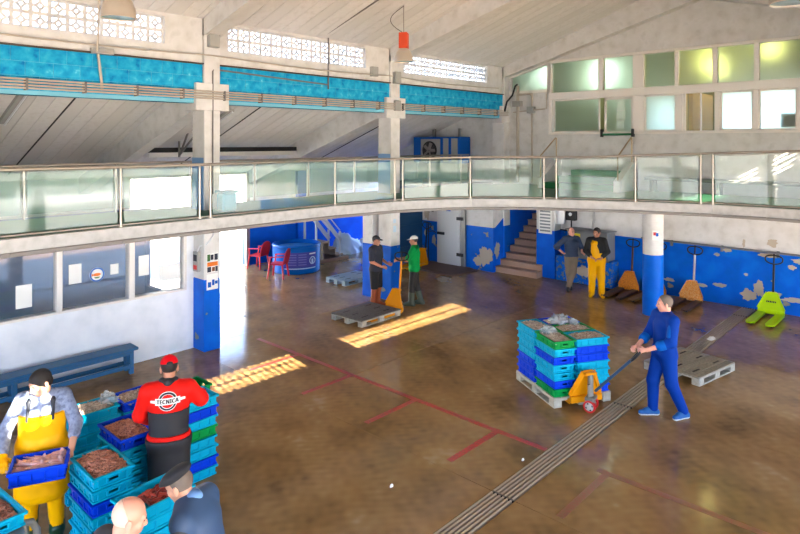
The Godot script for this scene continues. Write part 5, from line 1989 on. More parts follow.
# surface nets of the smooth union of the primitives; clips are planes [normal, d], matter kept where normal . p < d
func net(s: SurfaceTool, prims: Array, cell: float, k: float, clips := []) -> void:
	var lo := Vector3.ONE * 1e9
	var hi := -lo
	var boxes := []
	for p in prims:
		var a: Vector3
		var b: Vector3
		if p[0] == "c":
			var r: float = maxf(p[3], p[4]) / minf(p[6], 1.0)
			a = (p[1] as Vector3).min(p[2]) - Vector3.ONE * r
			b = (p[1] as Vector3).max(p[2]) + Vector3.ONE * r
		else:
			var r: float = maxf(p[2].x, maxf(p[2].y, p[2].z))
			a = p[1] - Vector3.ONE * r
			b = p[1] + Vector3.ONE * r
		boxes.append([a, b])
		lo = lo.min(a)
		hi = hi.max(b)
	lo -= Vector3.ONE * cell * 2.5
	hi += Vector3.ONE * cell * 2.5
	var nx := int((hi.x - lo.x) / cell) + 1
	var ny := int((hi.y - lo.y) / cell) + 1
	var nz := int((hi.z - lo.z) / cell) + 1
	var f := PackedFloat32Array()
	f.resize(nx * ny * nz)
	f.fill(1.0)
	var m := k + cell * 2.5
	for pi in prims.size():
		var p: Array = prims[pi]
		var a: Vector3 = (boxes[pi][0] - lo - Vector3.ONE * m) / cell
		var b: Vector3 = (boxes[pi][1] - lo + Vector3.ONE * m) / cell
		var isc: bool = p[0] == "c"
		var pa: Vector3 = p[1]
		var ab := Vector3.ZERO
		var inv := 0.0
		var ra := 0.0
		var rb := 0.0
		var axis := Vector3.ZERO
		var sq := 1.0
		if isc:
			ab = p[2] - pa
			inv = 1.0 / maxf(ab.length_squared(), 1e-9)
			ra = p[3]
			rb = p[4]
			axis = p[5]
			sq = p[6]
		for j in range(maxi(0, int(a.y)), mini(ny - 1, int(b.y) + 1) + 1):
			for i in range(maxi(0, int(a.x)), mini(nx - 1, int(b.x) + 1) + 1):
				var base := (j * nx + i) * nz
				for l in range(maxi(0, int(a.z)), mini(nz - 1, int(b.z) + 1) + 1):
					var x := Vector3(lo.x + i * cell, lo.y + j * cell, lo.z + l * cell)
					var d: float
					if isc:
						var t := clampf((x - pa).dot(ab) * inv, 0.0, 1.0)
						var q := x - pa - ab * t
						if sq != 1.0:
							q += axis * (q.dot(axis) * (sq - 1.0))
						d = q.length() - lerpf(ra, rb, t)
					else:
						d = dist(p, x)
					var o := f[base + l]
					if d < o + k:
						var h := clampf(0.5 + 0.5 * (o - d) / k, 0.0, 1.0)
						f[base + l] = lerpf(o, d, h) - k * h * (1.0 - h)
	if clips:
		for j in ny:
			for i in nx:
				for l in nz:
					var id := (j * nx + i) * nz + l
					if f[id] < cell * 2.0:
						var x := Vector3(lo.x + i * cell, lo.y + j * cell, lo.z + l * cell)
						for c in clips:
							f[id] = maxf(f[id], c[0].dot(x) - c[1])
	var ids := PackedInt32Array()
	ids.resize(f.size())
	ids.fill(-1)
	var vs := PackedVector3Array()
	var ns_ := PackedVector3Array()
	var sx := nz
	var sy := nx * nz
	var lim := cell * 1.8
	for j in ny - 1:
		for i in nx - 1:
			for l in nz - 1:
				var id := (j * nx + i) * nz + l
				if absf(f[id]) > lim:
					continue
				var c := [f[id], f[id + sx], f[id + sy], f[id + sx + sy], f[id + 1], f[id + sx + 1], f[id + sy + 1], f[id + sx + sy + 1]]
				var neg := 0
				for v in c:
					if v < 0.0:
						neg += 1
				if neg == 0 or neg == 8:
					continue
				var sum := Vector3.ZERO
				var n := 0
				for e in EDGES:
					var va: float = c[e[0]]
					var vb: float = c[e[1]]
					if (va < 0.0) != (vb < 0.0):
						sum += (CORNER[e[0]] as Vector3).lerp(CORNER[e[1]], va / (va - vb))
						n += 1
				ids[id] = vs.size()
				vs.append(lo + (Vector3(i, j, l) + sum / n) * cell)
				var gx: float = c[1] + c[3] + c[5] + c[7] - c[0] - c[2] - c[4] - c[6]
				var gy: float = c[2] + c[3] + c[6] + c[7] - c[0] - c[1] - c[4] - c[5]
				var gz: float = c[4] + c[5] + c[6] + c[7] - c[0] - c[1] - c[2] - c[3]
				ns_.append(Vector3(gx, gy, gz).normalized())
	for j in range(1, ny - 1):
		for i in range(1, nx - 1):
			for l in range(1, nz - 1):
				var id := (j * nx + i) * nz + l
				var v0 := f[id]
				if absf(v0) > lim:
					continue
				for ax in 3:
					var st: int = [sx, sy, 1][ax]
					if (v0 < 0.0) == (f[id + st] < 0.0):
						continue
					var p: int = [sy, 1, sx][ax]
					var q: int = [1, sx, sy][ax]
					var A := ids[id]
					var B := ids[id - p]
					var C := ids[id - p - q]
					var D := ids[id - q]
					if A < 0 or B < 0 or C < 0 or D < 0:
						continue
					tri(s, vs[A], vs[B], vs[C], ns_[A], ns_[B], ns_[C])
					tri(s, vs[A], vs[C], vs[D], ns_[A], ns_[C], ns_[D])

const EDGES := [[0, 1], [2, 3], [4, 5], [6, 7], [0, 2], [1, 3], [4, 6], [5, 7], [0, 4], [1, 5], [2, 6], [3, 7]]
const CORNER := [Vector3(0, 0, 0), Vector3(1, 0, 0), Vector3(0, 1, 0), Vector3(1, 1, 0), Vector3(0, 0, 1), Vector3(1, 0, 1), Vector3(0, 1, 1), Vector3(1, 1, 1)]
const SIDE := Vector3(1, 0, 0)

# joints of a standing figure 1.75 m tall that faces +z; its left is +x
func joints(over: Dictionary) -> Dictionary:
	var j := {
		"pelvis": Vector3(0, 0.94, 0), "waist": Vector3(0, 1.10, 0.005), "chest": Vector3(0, 1.30, 0.0), "neck": Vector3(0, 1.475, -0.015), "head": Vector3(0, 1.625, 0.015),
		"hipL": Vector3(0.09, 0.90, 0), "hipR": Vector3(-0.09, 0.90, 0), "kneeL": Vector3(0.11, 0.49, 0.02), "kneeR": Vector3(-0.11, 0.49, 0.02),
		"ankL": Vector3(0.12, 0.085, -0.02), "ankR": Vector3(-0.12, 0.085, -0.02), "toeL": Vector3(0.15, 0.035, 0.15), "toeR": Vector3(-0.15, 0.035, 0.15),
		"shL": Vector3(0.185, 1.42, -0.01), "shR": Vector3(-0.185, 1.42, -0.01), "elL": Vector3(0.25, 1.14, -0.04), "elR": Vector3(-0.25, 1.14, -0.04),
		"wrL": Vector3(0.24, 0.90, 0.06), "wrR": Vector3(-0.24, 0.90, 0.06), "handL": Vector3(0, -1, 0.2), "handR": Vector3(0, -1, 0.2)}
	for k in over:
		j[k] = over[k]
	return j

func torso_of(j: Dictionary) -> Array:
	return [cap(j.hipL + Vector3(-0.01, 0.03, 0), j.hipR + Vector3(0.01, 0.03, 0), 0.105, 0.105), cap(j.pelvis, j.waist, 0.120, 0.112, SIDE, 0.80), cap(j.waist, j.chest, 0.112, 0.128, SIDE, 0.74),
		cap(j.shL + (j.neck - j.shL) * 0.12, j.neck + Vector3(0, -0.04, 0), 0.062, 0.075), cap(j.shR + (j.neck - j.shR) * 0.12, j.neck + Vector3(0, -0.04, 0), 0.062, 0.075)]

func arm_of(j: Dictionary, e: String, sleeve := 1.0) -> Array:
	var sh: Vector3 = j["sh" + e]
	var el: Vector3 = j["el" + e]
	var wr: Vector3 = j["wr" + e]
	if sleeve <= 0.5:
		return [cap(sh, sh.lerp(el, sleeve * 2.0), 0.056, 0.048)]
	return [cap(sh, el, 0.055, 0.043), cap(el, el.lerp(wr, (sleeve - 0.5) * 2.0), 0.043, 0.031 + 0.012 * (1.0 - sleeve) * 2.0)]

func leg_of(j: Dictionary, e: String, upto := 1.0) -> Array:
	var hp: Vector3 = j["hip" + e]
	var kn: Vector3 = j["knee" + e]
	var an: Vector3 = j["ank" + e]
	if upto <= 0.5:
		return [cap(hp, hp.lerp(kn, upto * 2.0), 0.090, 0.066)]
	return [cap(hp, kn, 0.090, 0.060), cap(kn + Vector3(0, 0, -0.004), kn.lerp(an, (upto - 0.5) * 2.0), 0.060, 0.044)]

func foot_of(j: Dictionary, e: String) -> Array:
	var an: Vector3 = j["ank" + e]
	var toe: Vector3 = j["toe" + e]
	var heel := an + (an - toe).normalized() * 0.045
	heel.y = an.y - 0.045
	return [cap(an, heel, 0.038, 0.036), cap(heel, toe, 0.036, 0.030), cap(an, an.lerp(toe, 0.55), 0.040, 0.036)]

func hand_of(w: Vector3, dir: Vector3, thumb: Vector3, curl: float) -> Array:
	dir = dir.normalized()
	thumb = (thumb - dir * thumb.dot(dir)).normalized()
	var pal := dir.cross(thumb).normalized()       # back of the hand; fingers curl towards -pal for one hand, +pal for the other
	if pal.y > 0.0:
		pal = -pal
	var out := [cap(w, w + dir * 0.085 + thumb * 0.022, 0.024, 0.017), cap(w, w + dir * 0.082 - thumb * 0.024, 0.022, 0.016), cap(w + dir * 0.03, w + dir * 0.08, 0.022, 0.018)]
	var len := [0.066, 0.076, 0.070, 0.054]
	for k in 4:
		var off := 0.032 - 0.0213 * k
		var b0 := w + dir * 0.083 + thumb * off
		var d1 := (dir * cos(curl) + pal * sin(curl) + thumb * off * 1.2).normalized()
		var d2 := (dir * cos(curl * 2.2) + pal * sin(curl * 2.2)).normalized()
		var b1: Vector3 = b0 + d1 * len[k] * 0.55
		out.append(cap(b0, b1, 0.0100, 0.0090))
		out.append(cap(b1, b1 + d2 * len[k] * 0.5, 0.0090, 0.0078))
	var t0 := w + dir * 0.025 + thumb * 0.022
	var t1 := t0 + (dir * 0.55 + thumb * 0.75 + pal * 0.3).normalized() * 0.045
	out.append(cap(t0, t1, 0.014, 0.0105))
	out.append(cap(t1, t1 + (dir * 0.9 + thumb * 0.15 + pal * 0.35).normalized() * 0.032, 0.0105, 0.0085))
	return out

func head_of(c: Vector3, b: Basis, neck: Vector3) -> Array:
	var out := [ell(c + b * Vector3(0, 0.033, -0.014), Vector3(0.076, 0.090, 0.096), b.inverse()), ell(c + b * Vector3(0, -0.035, 0.022), Vector3(0.060, 0.078, 0.070), b.inverse()),
		ell(c + b * Vector3(0, -0.093, 0.056), Vector3(0.030, 0.022, 0.026), b.inverse()), cap(c + b * Vector3(0, 0.012, 0.088), c + b * Vector3(0, -0.026, 0.106), 0.010, 0.0145),
		cap(c + b * Vector3(-0.036, 0.026, 0.074), c + b * Vector3(0.036, 0.026, 0.074), 0.015, 0.015), ell(c + b * Vector3(0, -0.060, 0.083), Vector3(0.024, 0.010, 0.012), b.inverse()),
		ell(c + b * Vector3(-0.043, -0.02, 0.06), Vector3(0.022, 0.022, 0.02), b.inverse()), ell(c + b * Vector3(0.043, -0.02, 0.06), Vector3(0.022, 0.022, 0.02), b.inverse()),
		cap(c + b * Vector3(0, -0.06, -0.022), neck + Vector3(0, -0.05, 0), 0.056, 0.060)]
	return out

func ears_of(c: Vector3, b: Basis) -> Array:
	var out := []
	for x in [-1.0, 1.0]:
		var eb := b * Basis(Vector3.UP, x * 0.45)
		out.append(ell(c + b * Vector3(x * 0.081, -0.008, -0.012), Vector3(0.010, 0.034, 0.021), eb.inverse()))
		out.append(ell(c + b * Vector3(x * 0.078, -0.035, -0.004), Vector3(0.009, 0.012, 0.012), eb.inverse()))
	return out

func person(at: Vector3, phi: float, height: float, label: String) -> Node3D:
	var p := thing("person", label, "person", at, deg_to_rad(-47.0 + phi))
	p.scale = Vector3.ONE * height / 1.75
	return p

func wear(p: Node3D, called: String, prims: Array, by: float, cell: float, m: Material, clips := [], k := 0.03) -> MeshInstance3D:
	var s := ns()
	net(s, fatter(prims, by), cell, k, clips)
	return obj(called, s, m, p)

# skin: one continuous body with head, hands and what limbs show; cb and cf are the coarse and fine cells
func body(p: Node3D, j: Dictionary, hb: Basis, cb: float, cf: float, m: Material, curlL := 0.5, curlR := 0.5) -> void:
	var s := ns()
	net(s, torso_of(j) + arm_of(j, "L") + arm_of(j, "R") + leg_of(j, "L") + leg_of(j, "R"), cb, 0.04)
	net(s, head_of(j.head, hb, j.neck), cf, 0.022)
	net(s, ears_of(j.head, hb), cf * 0.8, 0.008)
	for e in ["L", "R"]:
		var sg := 1.0 if e == "L" else -1.0
		net(s, [cap((j["el" + e] as Vector3).lerp(j["wr" + e], 0.6), j["wr" + e], 0.034, 0.026)] + hand_of(j["wr" + e], j["hand" + e], j.get("thumb" + e, Vector3(-sg * 0.4, 0.3, 1.0)), curlL if e == "L" else curlR), minf(cf, 0.008), 0.006)
	obj("body", s, m, p)
	var es := ns()
	for x in [-1.0, 1.0]:
		ball(es, j.head + hb * Vector3(x * 0.031, 0.006, 0.080), Vector3(0.013, 0.007, 0.009), hb, 8, 6)
	obj("eyes", es, M.eye, p)
	es = ns()
	for x in [-1.0, 1.0]:
		var q := hb * Vector3(x * 0.031, 0.026, 0.088)
		box(es, j.head + q, Vector3(0.034, 0.007, 0.008), hb)
	obj("eyebrows", es, M.hair_dark, p)

func hair(p: Node3D, j: Dictionary, hb: Basis, cf: float, m: Material, tilt := Vector3(0, -0.72, 0.69), d := 0.0, by := 0.008) -> void:
	var n := (hb * tilt).normalized()
	wear(p, "hair", [ell(j.head + hb * Vector3(0, 0.033, -0.014), Vector3(0.076, 0.090, 0.096), hb.inverse())], by, cf, m, [[n, n.dot(j.head) + d]], 0.01)

func ball_cap(p: Node3D, j: Dictionary, hb: Basis, cf: float, m: Material, reverse := false) -> void:
	var c: Vector3 = j.head + hb * Vector3(0, 0.040, -0.012)
	var n := hb * Vector3(0, -1, 0)
	wear(p, "cap_crown", [ell(c, Vector3(0.086, 0.092, 0.105), hb.inverse())], 0.002, cf, m, [[n, n.dot(c) - 0.006]], 0.01)
	var s := ns()
	var z := -1.0 if reverse else 1.0
	net(s, [ell(c + hb * Vector3(0, 0.004, z * 0.115), Vector3(0.072, 0.010, 0.075), (hb * Basis(Vector3.RIGHT, 0.15 * z)).inverse())], cf * 0.8, 0.01)
	obj("cap_peak", s, m, p)

# lays flat artwork (x, y in metres) onto a garment by marching each corner along -dir to its surface
func lay(s: SurfaceTool, mesh: Mesh, o: Vector3, ex: Vector3, ey: Vector3, dir: Vector3, prims: Array, k: float, off: float) -> void:
	for n in mesh.get_surface_count():
		var a := mesh.surface_get_arrays(n)
		var v: PackedVector3Array = a[Mesh.ARRAY_VERTEX]
		var id: PackedInt32Array = a[Mesh.ARRAY_INDEX] if a[Mesh.ARRAY_INDEX] != null else PackedInt32Array(range(v.size()))
		var put := PackedVector3Array()
		for q in v:
			var x := o + ex * q.x + ey * q.y + dir * 0.3
			for it in 24:
				var d := field_at(prims, k, x)
				x -= dir * d * 0.9
				if d < 0.0005:
					break
			put.append(x + dir * off)
		for t in range(0, id.size(), 3):
			if absf((v[id[t + 1]] - v[id[t]]).cross(v[id[t + 2]] - v[id[t]]).z) > 1e-9:
				tri(s, put[id[t]], put[id[t + 1]], put[id[t + 2]], dir, dir, dir)

func flat_ring(r0: float, r1: float, seg := 40, a0 := 0.0, a1 := TAU) -> ArrayMesh:
	var s := ns()
	for i in seg:
		var t0 := lerpf(a0, a1, float(i) / seg)
		var t1 := lerpf(a0, a1, float(i + 1) / seg)
		quad(s, Vector3(cos(t0) * r0, sin(t0) * r0, 0), Vector3(cos(t0) * r1, sin(t0) * r1, 0), Vector3(cos(t1) * r1, sin(t1) * r1, 0), Vector3(cos(t1) * r0, sin(t1) * r0, 0), Vector3.BACK)
	return s.commit()

func flat_rect(x0: float, x1: float, y0: float, y1: float, n := 10) -> ArrayMesh:
	var s := ns()
	for i in n:
		var a := lerpf(x0, x1, float(i) / n)
		var b := lerpf(x0, x1, float(i + 1) / n)
		quad(s, Vector3(a, y0, 0), Vector3(b, y0, 0), Vector3(b, y1, 0), Vector3(a, y1, 0), Vector3.BACK)
	return s.commit()

func above(h: float) -> Array:
	return [Vector3.DOWN, -h]

func below(h: float) -> Array:
	return [Vector3.UP, h]

func turned(yaw: float, pitch := 0.0, roll := 0.0) -> Basis:
	return Basis(Vector3.UP, deg_to_rad(yaw)) * Basis(Vector3.RIGHT, deg_to_rad(pitch)) * Basis(Vector3.BACK, deg_to_rad(roll))

func build_people() -> void:
	var s: SurfaceTool
	var p: Node3D
	var j: Dictionary
	var hb: Basis
	# --- man in a yellow apron with a blue crate
	p = person(P(2.02, 6.78, 0), 20.0, 1.76, "young man in a yellow apron and glove holding a blue crate of squid")
	j = joints({"neck": Vector3(0, 1.47, 0.015), "head": Vector3(-0.01, 1.605, 0.075), "chest": Vector3(0, 1.30, 0.01), "elR": Vector3(-0.32, 1.17, 0.03), "wrR": Vector3(-0.29, 1.00, 0.26), "elL": Vector3(0.30, 1.15, 0.04), "wrL": Vector3(0.29, 0.99, 0.28), "handR": Vector3(0.25, -0.3, 1.0), "handL": Vector3(-0.12, -0.5, 1.0), "thumbR": Vector3(1, 0.2, 0), "thumbL": Vector3(-1, 0.3, 0)})
	hb = turned(-48, 22)
	body(p, j, hb, 0.016, 0.006, M.skin, 0.35, 0.35)
	hair(p, j, hb, 0.006, M.hair_dark, Vector3(0, -0.62, 0.78), 0.028, 0.010)
	wear(p, "hair_sides", [ell(j.head + hb * Vector3(0, 0.033, -0.014), Vector3(0.076, 0.090, 0.096), hb.inverse()), ell(j.head + hb * Vector3(0, -0.02, -0.055), Vector3(0.062, 0.06, 0.055), hb.inverse())], 0.004, 0.006, M.hair_dark, [[(hb * Vector3(0, -0.3, 0.95)).normalized(), (hb * Vector3(0, -0.3, 0.95)).normalized().dot(j.head) - 0.012]], 0.02)
	var sh := torso_of(j) + arm_of(j, "L", 0.72) + arm_of(j, "R", 0.92)
	wear(p, "shirt", sh, 0.018, 0.012, M.shirt_plaid, [above(0.86)])
	wear(p, "collar", [cap(j.neck + Vector3(0.05, 0.0, -0.03), j.neck + Vector3(0.03, -0.03, 0.055), 0.018, 0.016), cap(j.neck + Vector3(-0.05, 0.0, -0.03), j.neck + Vector3(-0.03, -0.03, 0.055), 0.018, 0.016), cap(j.neck + Vector3(0.05, 0, -0.03), j.neck + Vector3(-0.05, 0, -0.03), 0.018, 0.018)], 0.006, 0.008, M.shirt_plaid)
	wear(p, "trousers", leg_of(j, "L") + leg_of(j, "R"), 0.022, 0.014, M.rubber_yellow, [above(0.12), below(0.92)])
	wear(p, "apron", [cap(Vector3(0, 0.55, 0.06), Vector3(0, 1.0, 0.045), 0.13, 0.125, SIDE, 0.62), cap(Vector3(0, 1.0, 0.045), Vector3(0, 1.30, 0.03), 0.125, 0.125, SIDE, 0.70)], 0.022, 0.012, M.rubber_yellow, [below(1.305), above(0.46), [Vector3(0, 0, -1), -0.03]])
	for e in [-1.0, 1.0]:
		wear(p, "apron_strap", [cap(Vector3(e * 0.11, 1.27, 0.150), Vector3(e * 0.105, 1.43, 0.100), 0.012, 0.012), cap(Vector3(e * 0.105, 1.43, 0.100), Vector3(e * 0.095, 1.50, 0.0), 0.012, 0.012)], 0.004, 0.008, M.strap_dark)
	wear(p, "boots", [cap(Vector3(0.11, 0.40, 0), j.ankL, 0.062, 0.052), cap(Vector3(-0.11, 0.40, 0), j.ankR, 0.062, 0.052)] + foot_of(j, "L") + foot_of(j, "R"), 0.016, 0.014, M.boot_green, [above(0.0)])
	wear(p, "rubber_glove", [cap((j.elR as Vector3).lerp(j.wrR, 0.55), j.wrR, 0.044, 0.036)] + hand_of(j.wrR, j.handR, j.thumbR, 0.35), 0.006, 0.007, M.rubber_yellow, [], 0.006)
	# his crate with squid
	var hy := deg_to_rad(-27.0 + 3.0)
	var fw := Vector3(sin(hy), 0, cos(hy))
	var rt := Vector3(cos(hy), 0, -sin(hy))
	var cc := P(2.02, 6.78, 0.875) + fw * 0.44 + rt * 0.03
	var held := crate(cc, hy, "crate_blue", "blue crate of squid held by the man in the yellow apron", "crates of the sorting stacks")
	held.scale = Vector3(0.82, 1.2, 0.95)
	s = ns()
	lathe(s, [Vector2(0, 0.0), Vector2(0.012, 0.02), Vector2(0.021, 0.07), Vector2(0.022, 0.11), Vector2(0.013, 0.125), Vector2(0.014, 0.145), Vector2(0.012, 0.16), Vector2(0, 0.165)], Vector3(0, -0.08, 0), Basis(), 12)
	var squid: ArrayMesh = s.commit()
	s = ns()
	prism(s, PackedVector2Array([Vector2(0, 0.0), Vector2(0.042, 0.035), Vector2(0, 0.07), Vector2(-0.042, 0.035)]), Vector3(0, -0.085, 0), Basis(), 0.005)
	var fin: ArrayMesh = s.commit()
	s = ns()
	for q in 5:
		var a := q * TAU / 5
		sweep(s, [Vector3(cos(a) * 0.008, 0.08, sin(a) * 0.008), Vector3(cos(a) * 0.012, 0.115, sin(a) * 0.012), Vector3(cos(a) * 0.02 + 0.006, 0.15, sin(a) * 0.010)], 0.004, 5)
	var arms: ArrayMesh = s.commit()
	for q in 30:
		var row := q % 6
		var lay_ := q / 6
		var o := thing("squid", "pale pink squid lying in the blue crate held over the yellow apron", "squid", cc + fw * (-0.095 + 0.047 * lay_ + rng.randf_range(-0.012, 0.012)) + rt * (-0.12 + 0.048 * row + rng.randf_range(-0.012, 0.012)) + Vector3(0, 0.075 + 0.035 * (q % 3) * 0.5 + rng.randf_range(0, 0.02), 0), 0.0, "squid in the held crate")
		o.basis = Basis(Vector3.UP, hy + rng.randf_range(-0.45, 0.45)) * Basis(Vector3.BACK, PI / 2 + rng.randf_range(-0.1, 0.1)) * Basis(Vector3.UP, rng.randf() * 0.8)
		obj("mantle", squid, M["squid_%d" % (q % 3)], o)
		obj("fin", fin, M["squid_%d" % (q % 3)], o)
		obj("tentacles", arms, M.squid_2, o)
	# --- man in a red cap and jacket, from behind
	p = person(P(2.97, 6.04, 0), 196.0, 1.77, "man in a red cap and red and black jacket seen from behind")
	j = joints({"elL": Vector3(0.28, 1.17, 0.06), "wrL": Vector3(0.22, 1.02, 0.28), "elR": Vector3(-0.31, 1.28, 0.04), "wrR": Vector3(-0.30, 1.24, 0.28), "handL": Vector3(-0.2, -0.6, 1), "handR": Vector3(0.2, -0.3, 1), "shL": Vector3(0.20, 1.42, -0.01), "shR": Vector3(-0.20, 1.42, -0.01), "head": Vector3(0.0, 1.63, 0.04)})
	hb = turned(8, 14)
	body(p, j, hb, 0.016, 0.006, M.skin_tan, 0.5, 0.6)
	hair(p, j, hb, 0.006, M.hair_dark, Vector3(0, -0.45, 0.89), 0.02, 0.006)
	ball_cap(p, j, hb, 0.006, M.cap_red)
	s = ns()
	lathe(s, [Vector2(0, 0.006), Vector2(0.010, 0.0)], j.head + hb * Vector3(0, 0.134, -0.012), Basis(), 10)
	obj("cap_button", s, M.cap_red, p)
	s = ns()
	ball(s, j.head + hb * Vector3(0, 0.052, -0.115), Vector3(0.032, 0.020, 0.008), hb, 12, 8)
	obj("cap_opening", s, M.hair_dark, p)
	var jk := fatter(torso_of(j) + arm_of(j, "L", 0.97) + arm_of(j, "R", 0.97), 0.028)
	var tor := fatter(torso_of(j), 0.028)
	s = ns()
	net(s, jk, 0.012, 0.035, [above(1.24)])
	obj("jacket_yoke", s, M.jacket_red, p)
	for e in ["L", "R"]:
		wear(p, "sleeve", arm_of(j, e, 0.97), 0.0282, 0.012, M.jacket_red)
		wear(p, "cuff", [cap((j["el" + e] as Vector3).lerp(j["wr" + e], 0.86), (j["el" + e] as Vector3).lerp(j["wr" + e], 0.97), 0.038, 0.036)], 0.022, 0.008, M.jacket_black)
	s = ns()
	net(s, tor, 0.012, 0.035, [below(1.24), above(0.995)])
	obj("jacket_back", s, M.jacket_black, p)
	s = ns()
	net(s, fatter(torso_of(j), 0.032), 0.012, 0.035, [below(0.995), above(0.95)])
	obj("waistband", s, M.jacket_red, p)
	wear(p, "trousers", [cap(j.pelvis, j.waist, 0.125, 0.115, SIDE, 0.8), cap(j.hipL + Vector3(-0.01, 0.03, 0), j.hipR + Vector3(0.01, 0.03, 0), 0.115, 0.115), cap(Vector3(0, 0.50, 0), Vector3(0, 0.95, 0), 0.095, 0.105, SIDE, 0.74)] + leg_of(j, "L") + leg_of(j, "R"), 0.032, 0.014, M.jacket_black, [below(0.955), above(0.06)])
	wear(p, "collar", [cap(j.neck + Vector3(0.062, 0.05, 0.0), j.neck + Vector3(0, 0.05, -0.062), 0.026, 0.026), cap(j.neck + Vector3(-0.062, 0.05, 0.0), j.neck + Vector3(0, 0.05, -0.062), 0.026, 0.026)], 0.008, 0.008, M.jacket_black)
	wear(p, "shoes", foot_of(j, "L") + foot_of(j, "R"), 0.008, 0.012, M.black, [above(0.0)])
	var tor2 := fatter(torso_of(j) + arm_of(j, "L", 0.97) + arm_of(j, "R", 0.97), 0.028)
	var lo := Vector3(0.0, 1.36, 0)
	var ex := Vector3(-1, 0.03, 0).normalized()
	var ey := Vector3(0.03, 1, 0).normalized()
	s = ns()
	lay(s, flat_ring(0.062, 0.092), lo, ex, ey, Vector3(0, 0, -1), tor2, 0.035, 0.004)
	obj("logo_ring_white", s, M.paper, p)
	s = ns()
	lay(s, flat_ring(0.067, 0.086), lo, ex, ey, Vector3(0, 0, -1), tor2, 0.035, 0.006)
	obj("logo_ring_dark", s, M.logo_dark, p)
	s = ns()
	lay(s, flat_rect(-0.165, 0.165, -0.012, 0.012, 24), lo, ex, ey, Vector3(0, 0, -1), tor2, 0.035, 0.008)
	lay(s, flat_rect(-0.118, 0.118, -0.029, 0.029, 20), lo, ex, ey, Vector3(0, 0, -1), tor2, 0.035, 0.008)
	obj("logo_bar", s, M.paper, p)
	var tm := TextMesh.new()
	var fnt := SystemFont.new()
	fnt.font_names = PackedStringArray(["Droid Sans"])
	fnt.font_weight = 700
	tm.font = fnt
	tm.text = "TECNICA"
	tm.font_size = 32
	tm.pixel_size = 0.00155
	tm.depth = 0.0
	s = ns()
	for off in [-0.0016, 0.0016]:
		lay(s, tm, lo + ex * off, ex, ey, Vector3(0, 0, -1), tor2, 0.035, 0.011)
	obj("logo_lettering", s, M.logo_dark, p)
	# --- man in a flat cap and blue vest
	p = person(P(2.25, 4.03, 0), -100.0, 1.70, "man in a dark flat cap and blue padded vest at the bottom edge")
	j = joints({"waist": Vector3(0, 1.10, 0.02), "chest": Vector3(0, 1.28, 0.06), "neck": Vector3(0, 1.43, 0.11), "head": Vector3(0, 1.545, 0.20), "shL": Vector3(0.19, 1.37, 0.07), "shR": Vector3(-0.19, 1.37, 0.07), "elL": Vector3(0.25, 1.10, 0.06), "elR": Vector3(-0.25, 1.10, 0.06), "wrL": Vector3(0.20, 0.92, 0.22), "wrR": Vector3(-0.20, 0.92, 0.22), "handL": Vector3(0, -0.5, 1), "handR": Vector3(0, -0.5, 1)})
	hb = turned(0, 22)
	body(p, j, hb, 0.014, 0.0055, M.skin, 0.4, 0.4)
	hair(p, j, hb, 0.0055, M.hair_grey, Vector3(0, -0.40, 0.92), 0.005, 0.004)
	wear(p, "flat_cap", [ell(j.head + hb * Vector3(0, 0.088, -0.005), Vector3(0.108, 0.048, 0.122), (hb * Basis(Vector3.RIGHT, 0.22)).inverse()), ell(j.head + hb * Vector3(0, 0.070, 0.085), Vector3(0.075, 0.022, 0.060), (hb * Basis(Vector3.RIGHT, 0.45)).inverse())], 0.002, 0.006, M.cap_dark, [], 0.03)
	wear(p, "shirt_collar", [cap(j.neck + Vector3(0.058, 0.035, -0.01), j.neck + Vector3(0, 0.045, -0.055), 0.016, 0.018), cap(j.neck + Vector3(-0.058, 0.035, -0.01), j.neck + Vector3(0, 0.045, -0.055), 0.016, 0.018), cap(j.neck + Vector3(0.058, 0.03, -0.01), j.neck + Vector3(0.02, -0.01, 0.055), 0.016, 0.014), cap(j.neck + Vector3(-0.058, 0.03, -0.01), j.neck + Vector3(-0.02, -0.01, 0.055), 0.016, 0.014), cap(j.neck + Vector3(0, -0.03, 0), j.neck + Vector3(0, 0.02, -0.01), 0.065, 0.06)], 0.010, 0.007, M.shirt_blue)
	wear(p, "sleeves", arm_of(j, "L", 0.95) + arm_of(j, "R", 0.95), 0.022, 0.010, M.sleeve_grey)
	wear(p, "padded_vest", torso_of(j), 0.038, 0.010, M.vest_blue, [above(0.88)], 0.04)
	wear(p, "trousers", [cap(j.pelvis, j.waist, 0.12, 0.11, SIDE, 0.8)] + leg_of(j, "L") + leg_of(j, "R"), 0.020, 0.016, M.trousers_dark, [below(1.0), above(0.06)])
	wear(p, "shoes", foot_of(j, "L") + foot_of(j, "R"), 0.008, 0.012, M.black, [above(0.0)])
	# --- bald man, only his head in view
	p = person(P(1.58, 3.86, 0), 140.0, 1.78, "bald older man whose bare head shows at the bottom edge")
	j = joints({"head": Vector3(0, 1.60, 0.06), "neck": Vector3(0, 1.46, 0.015)})
	hb = turned(-20, 18)
	body(p, j, hb, 0.018, 0.005, M.skin_pink)
	hair(p, j, hb, 0.005, M.hair_white, Vector3(0, 0.55, 0.83), -0.005, 0.003)
	wear(p, "jacket", torso_of(j) + arm_of(j, "L", 0.97) + arm_of(j, "R", 0.97), 0.025, 0.016, M.sleeve_grey, [above(0.85)])
	wear(p, "trousers", leg_of(j, "L") + leg_of(j, "R") + [cap(j.pelvis, j.waist, 0.12, 0.11, SIDE, 0.8)], 0.018, 0.018, M.trousers_dark, [below(0.95), above(0.06)])
	wear(p, "shoes", foot_of(j, "L") + foot_of(j, "R"), 0.008, 0.014, M.black, [above(0.0)])
	# --- man in blue overalls pulling the truck
	p = person(P(9.10, 3.22, 0), -78.0, 1.77, "man in a blue boiler suit pulling the loaded yellow truck")
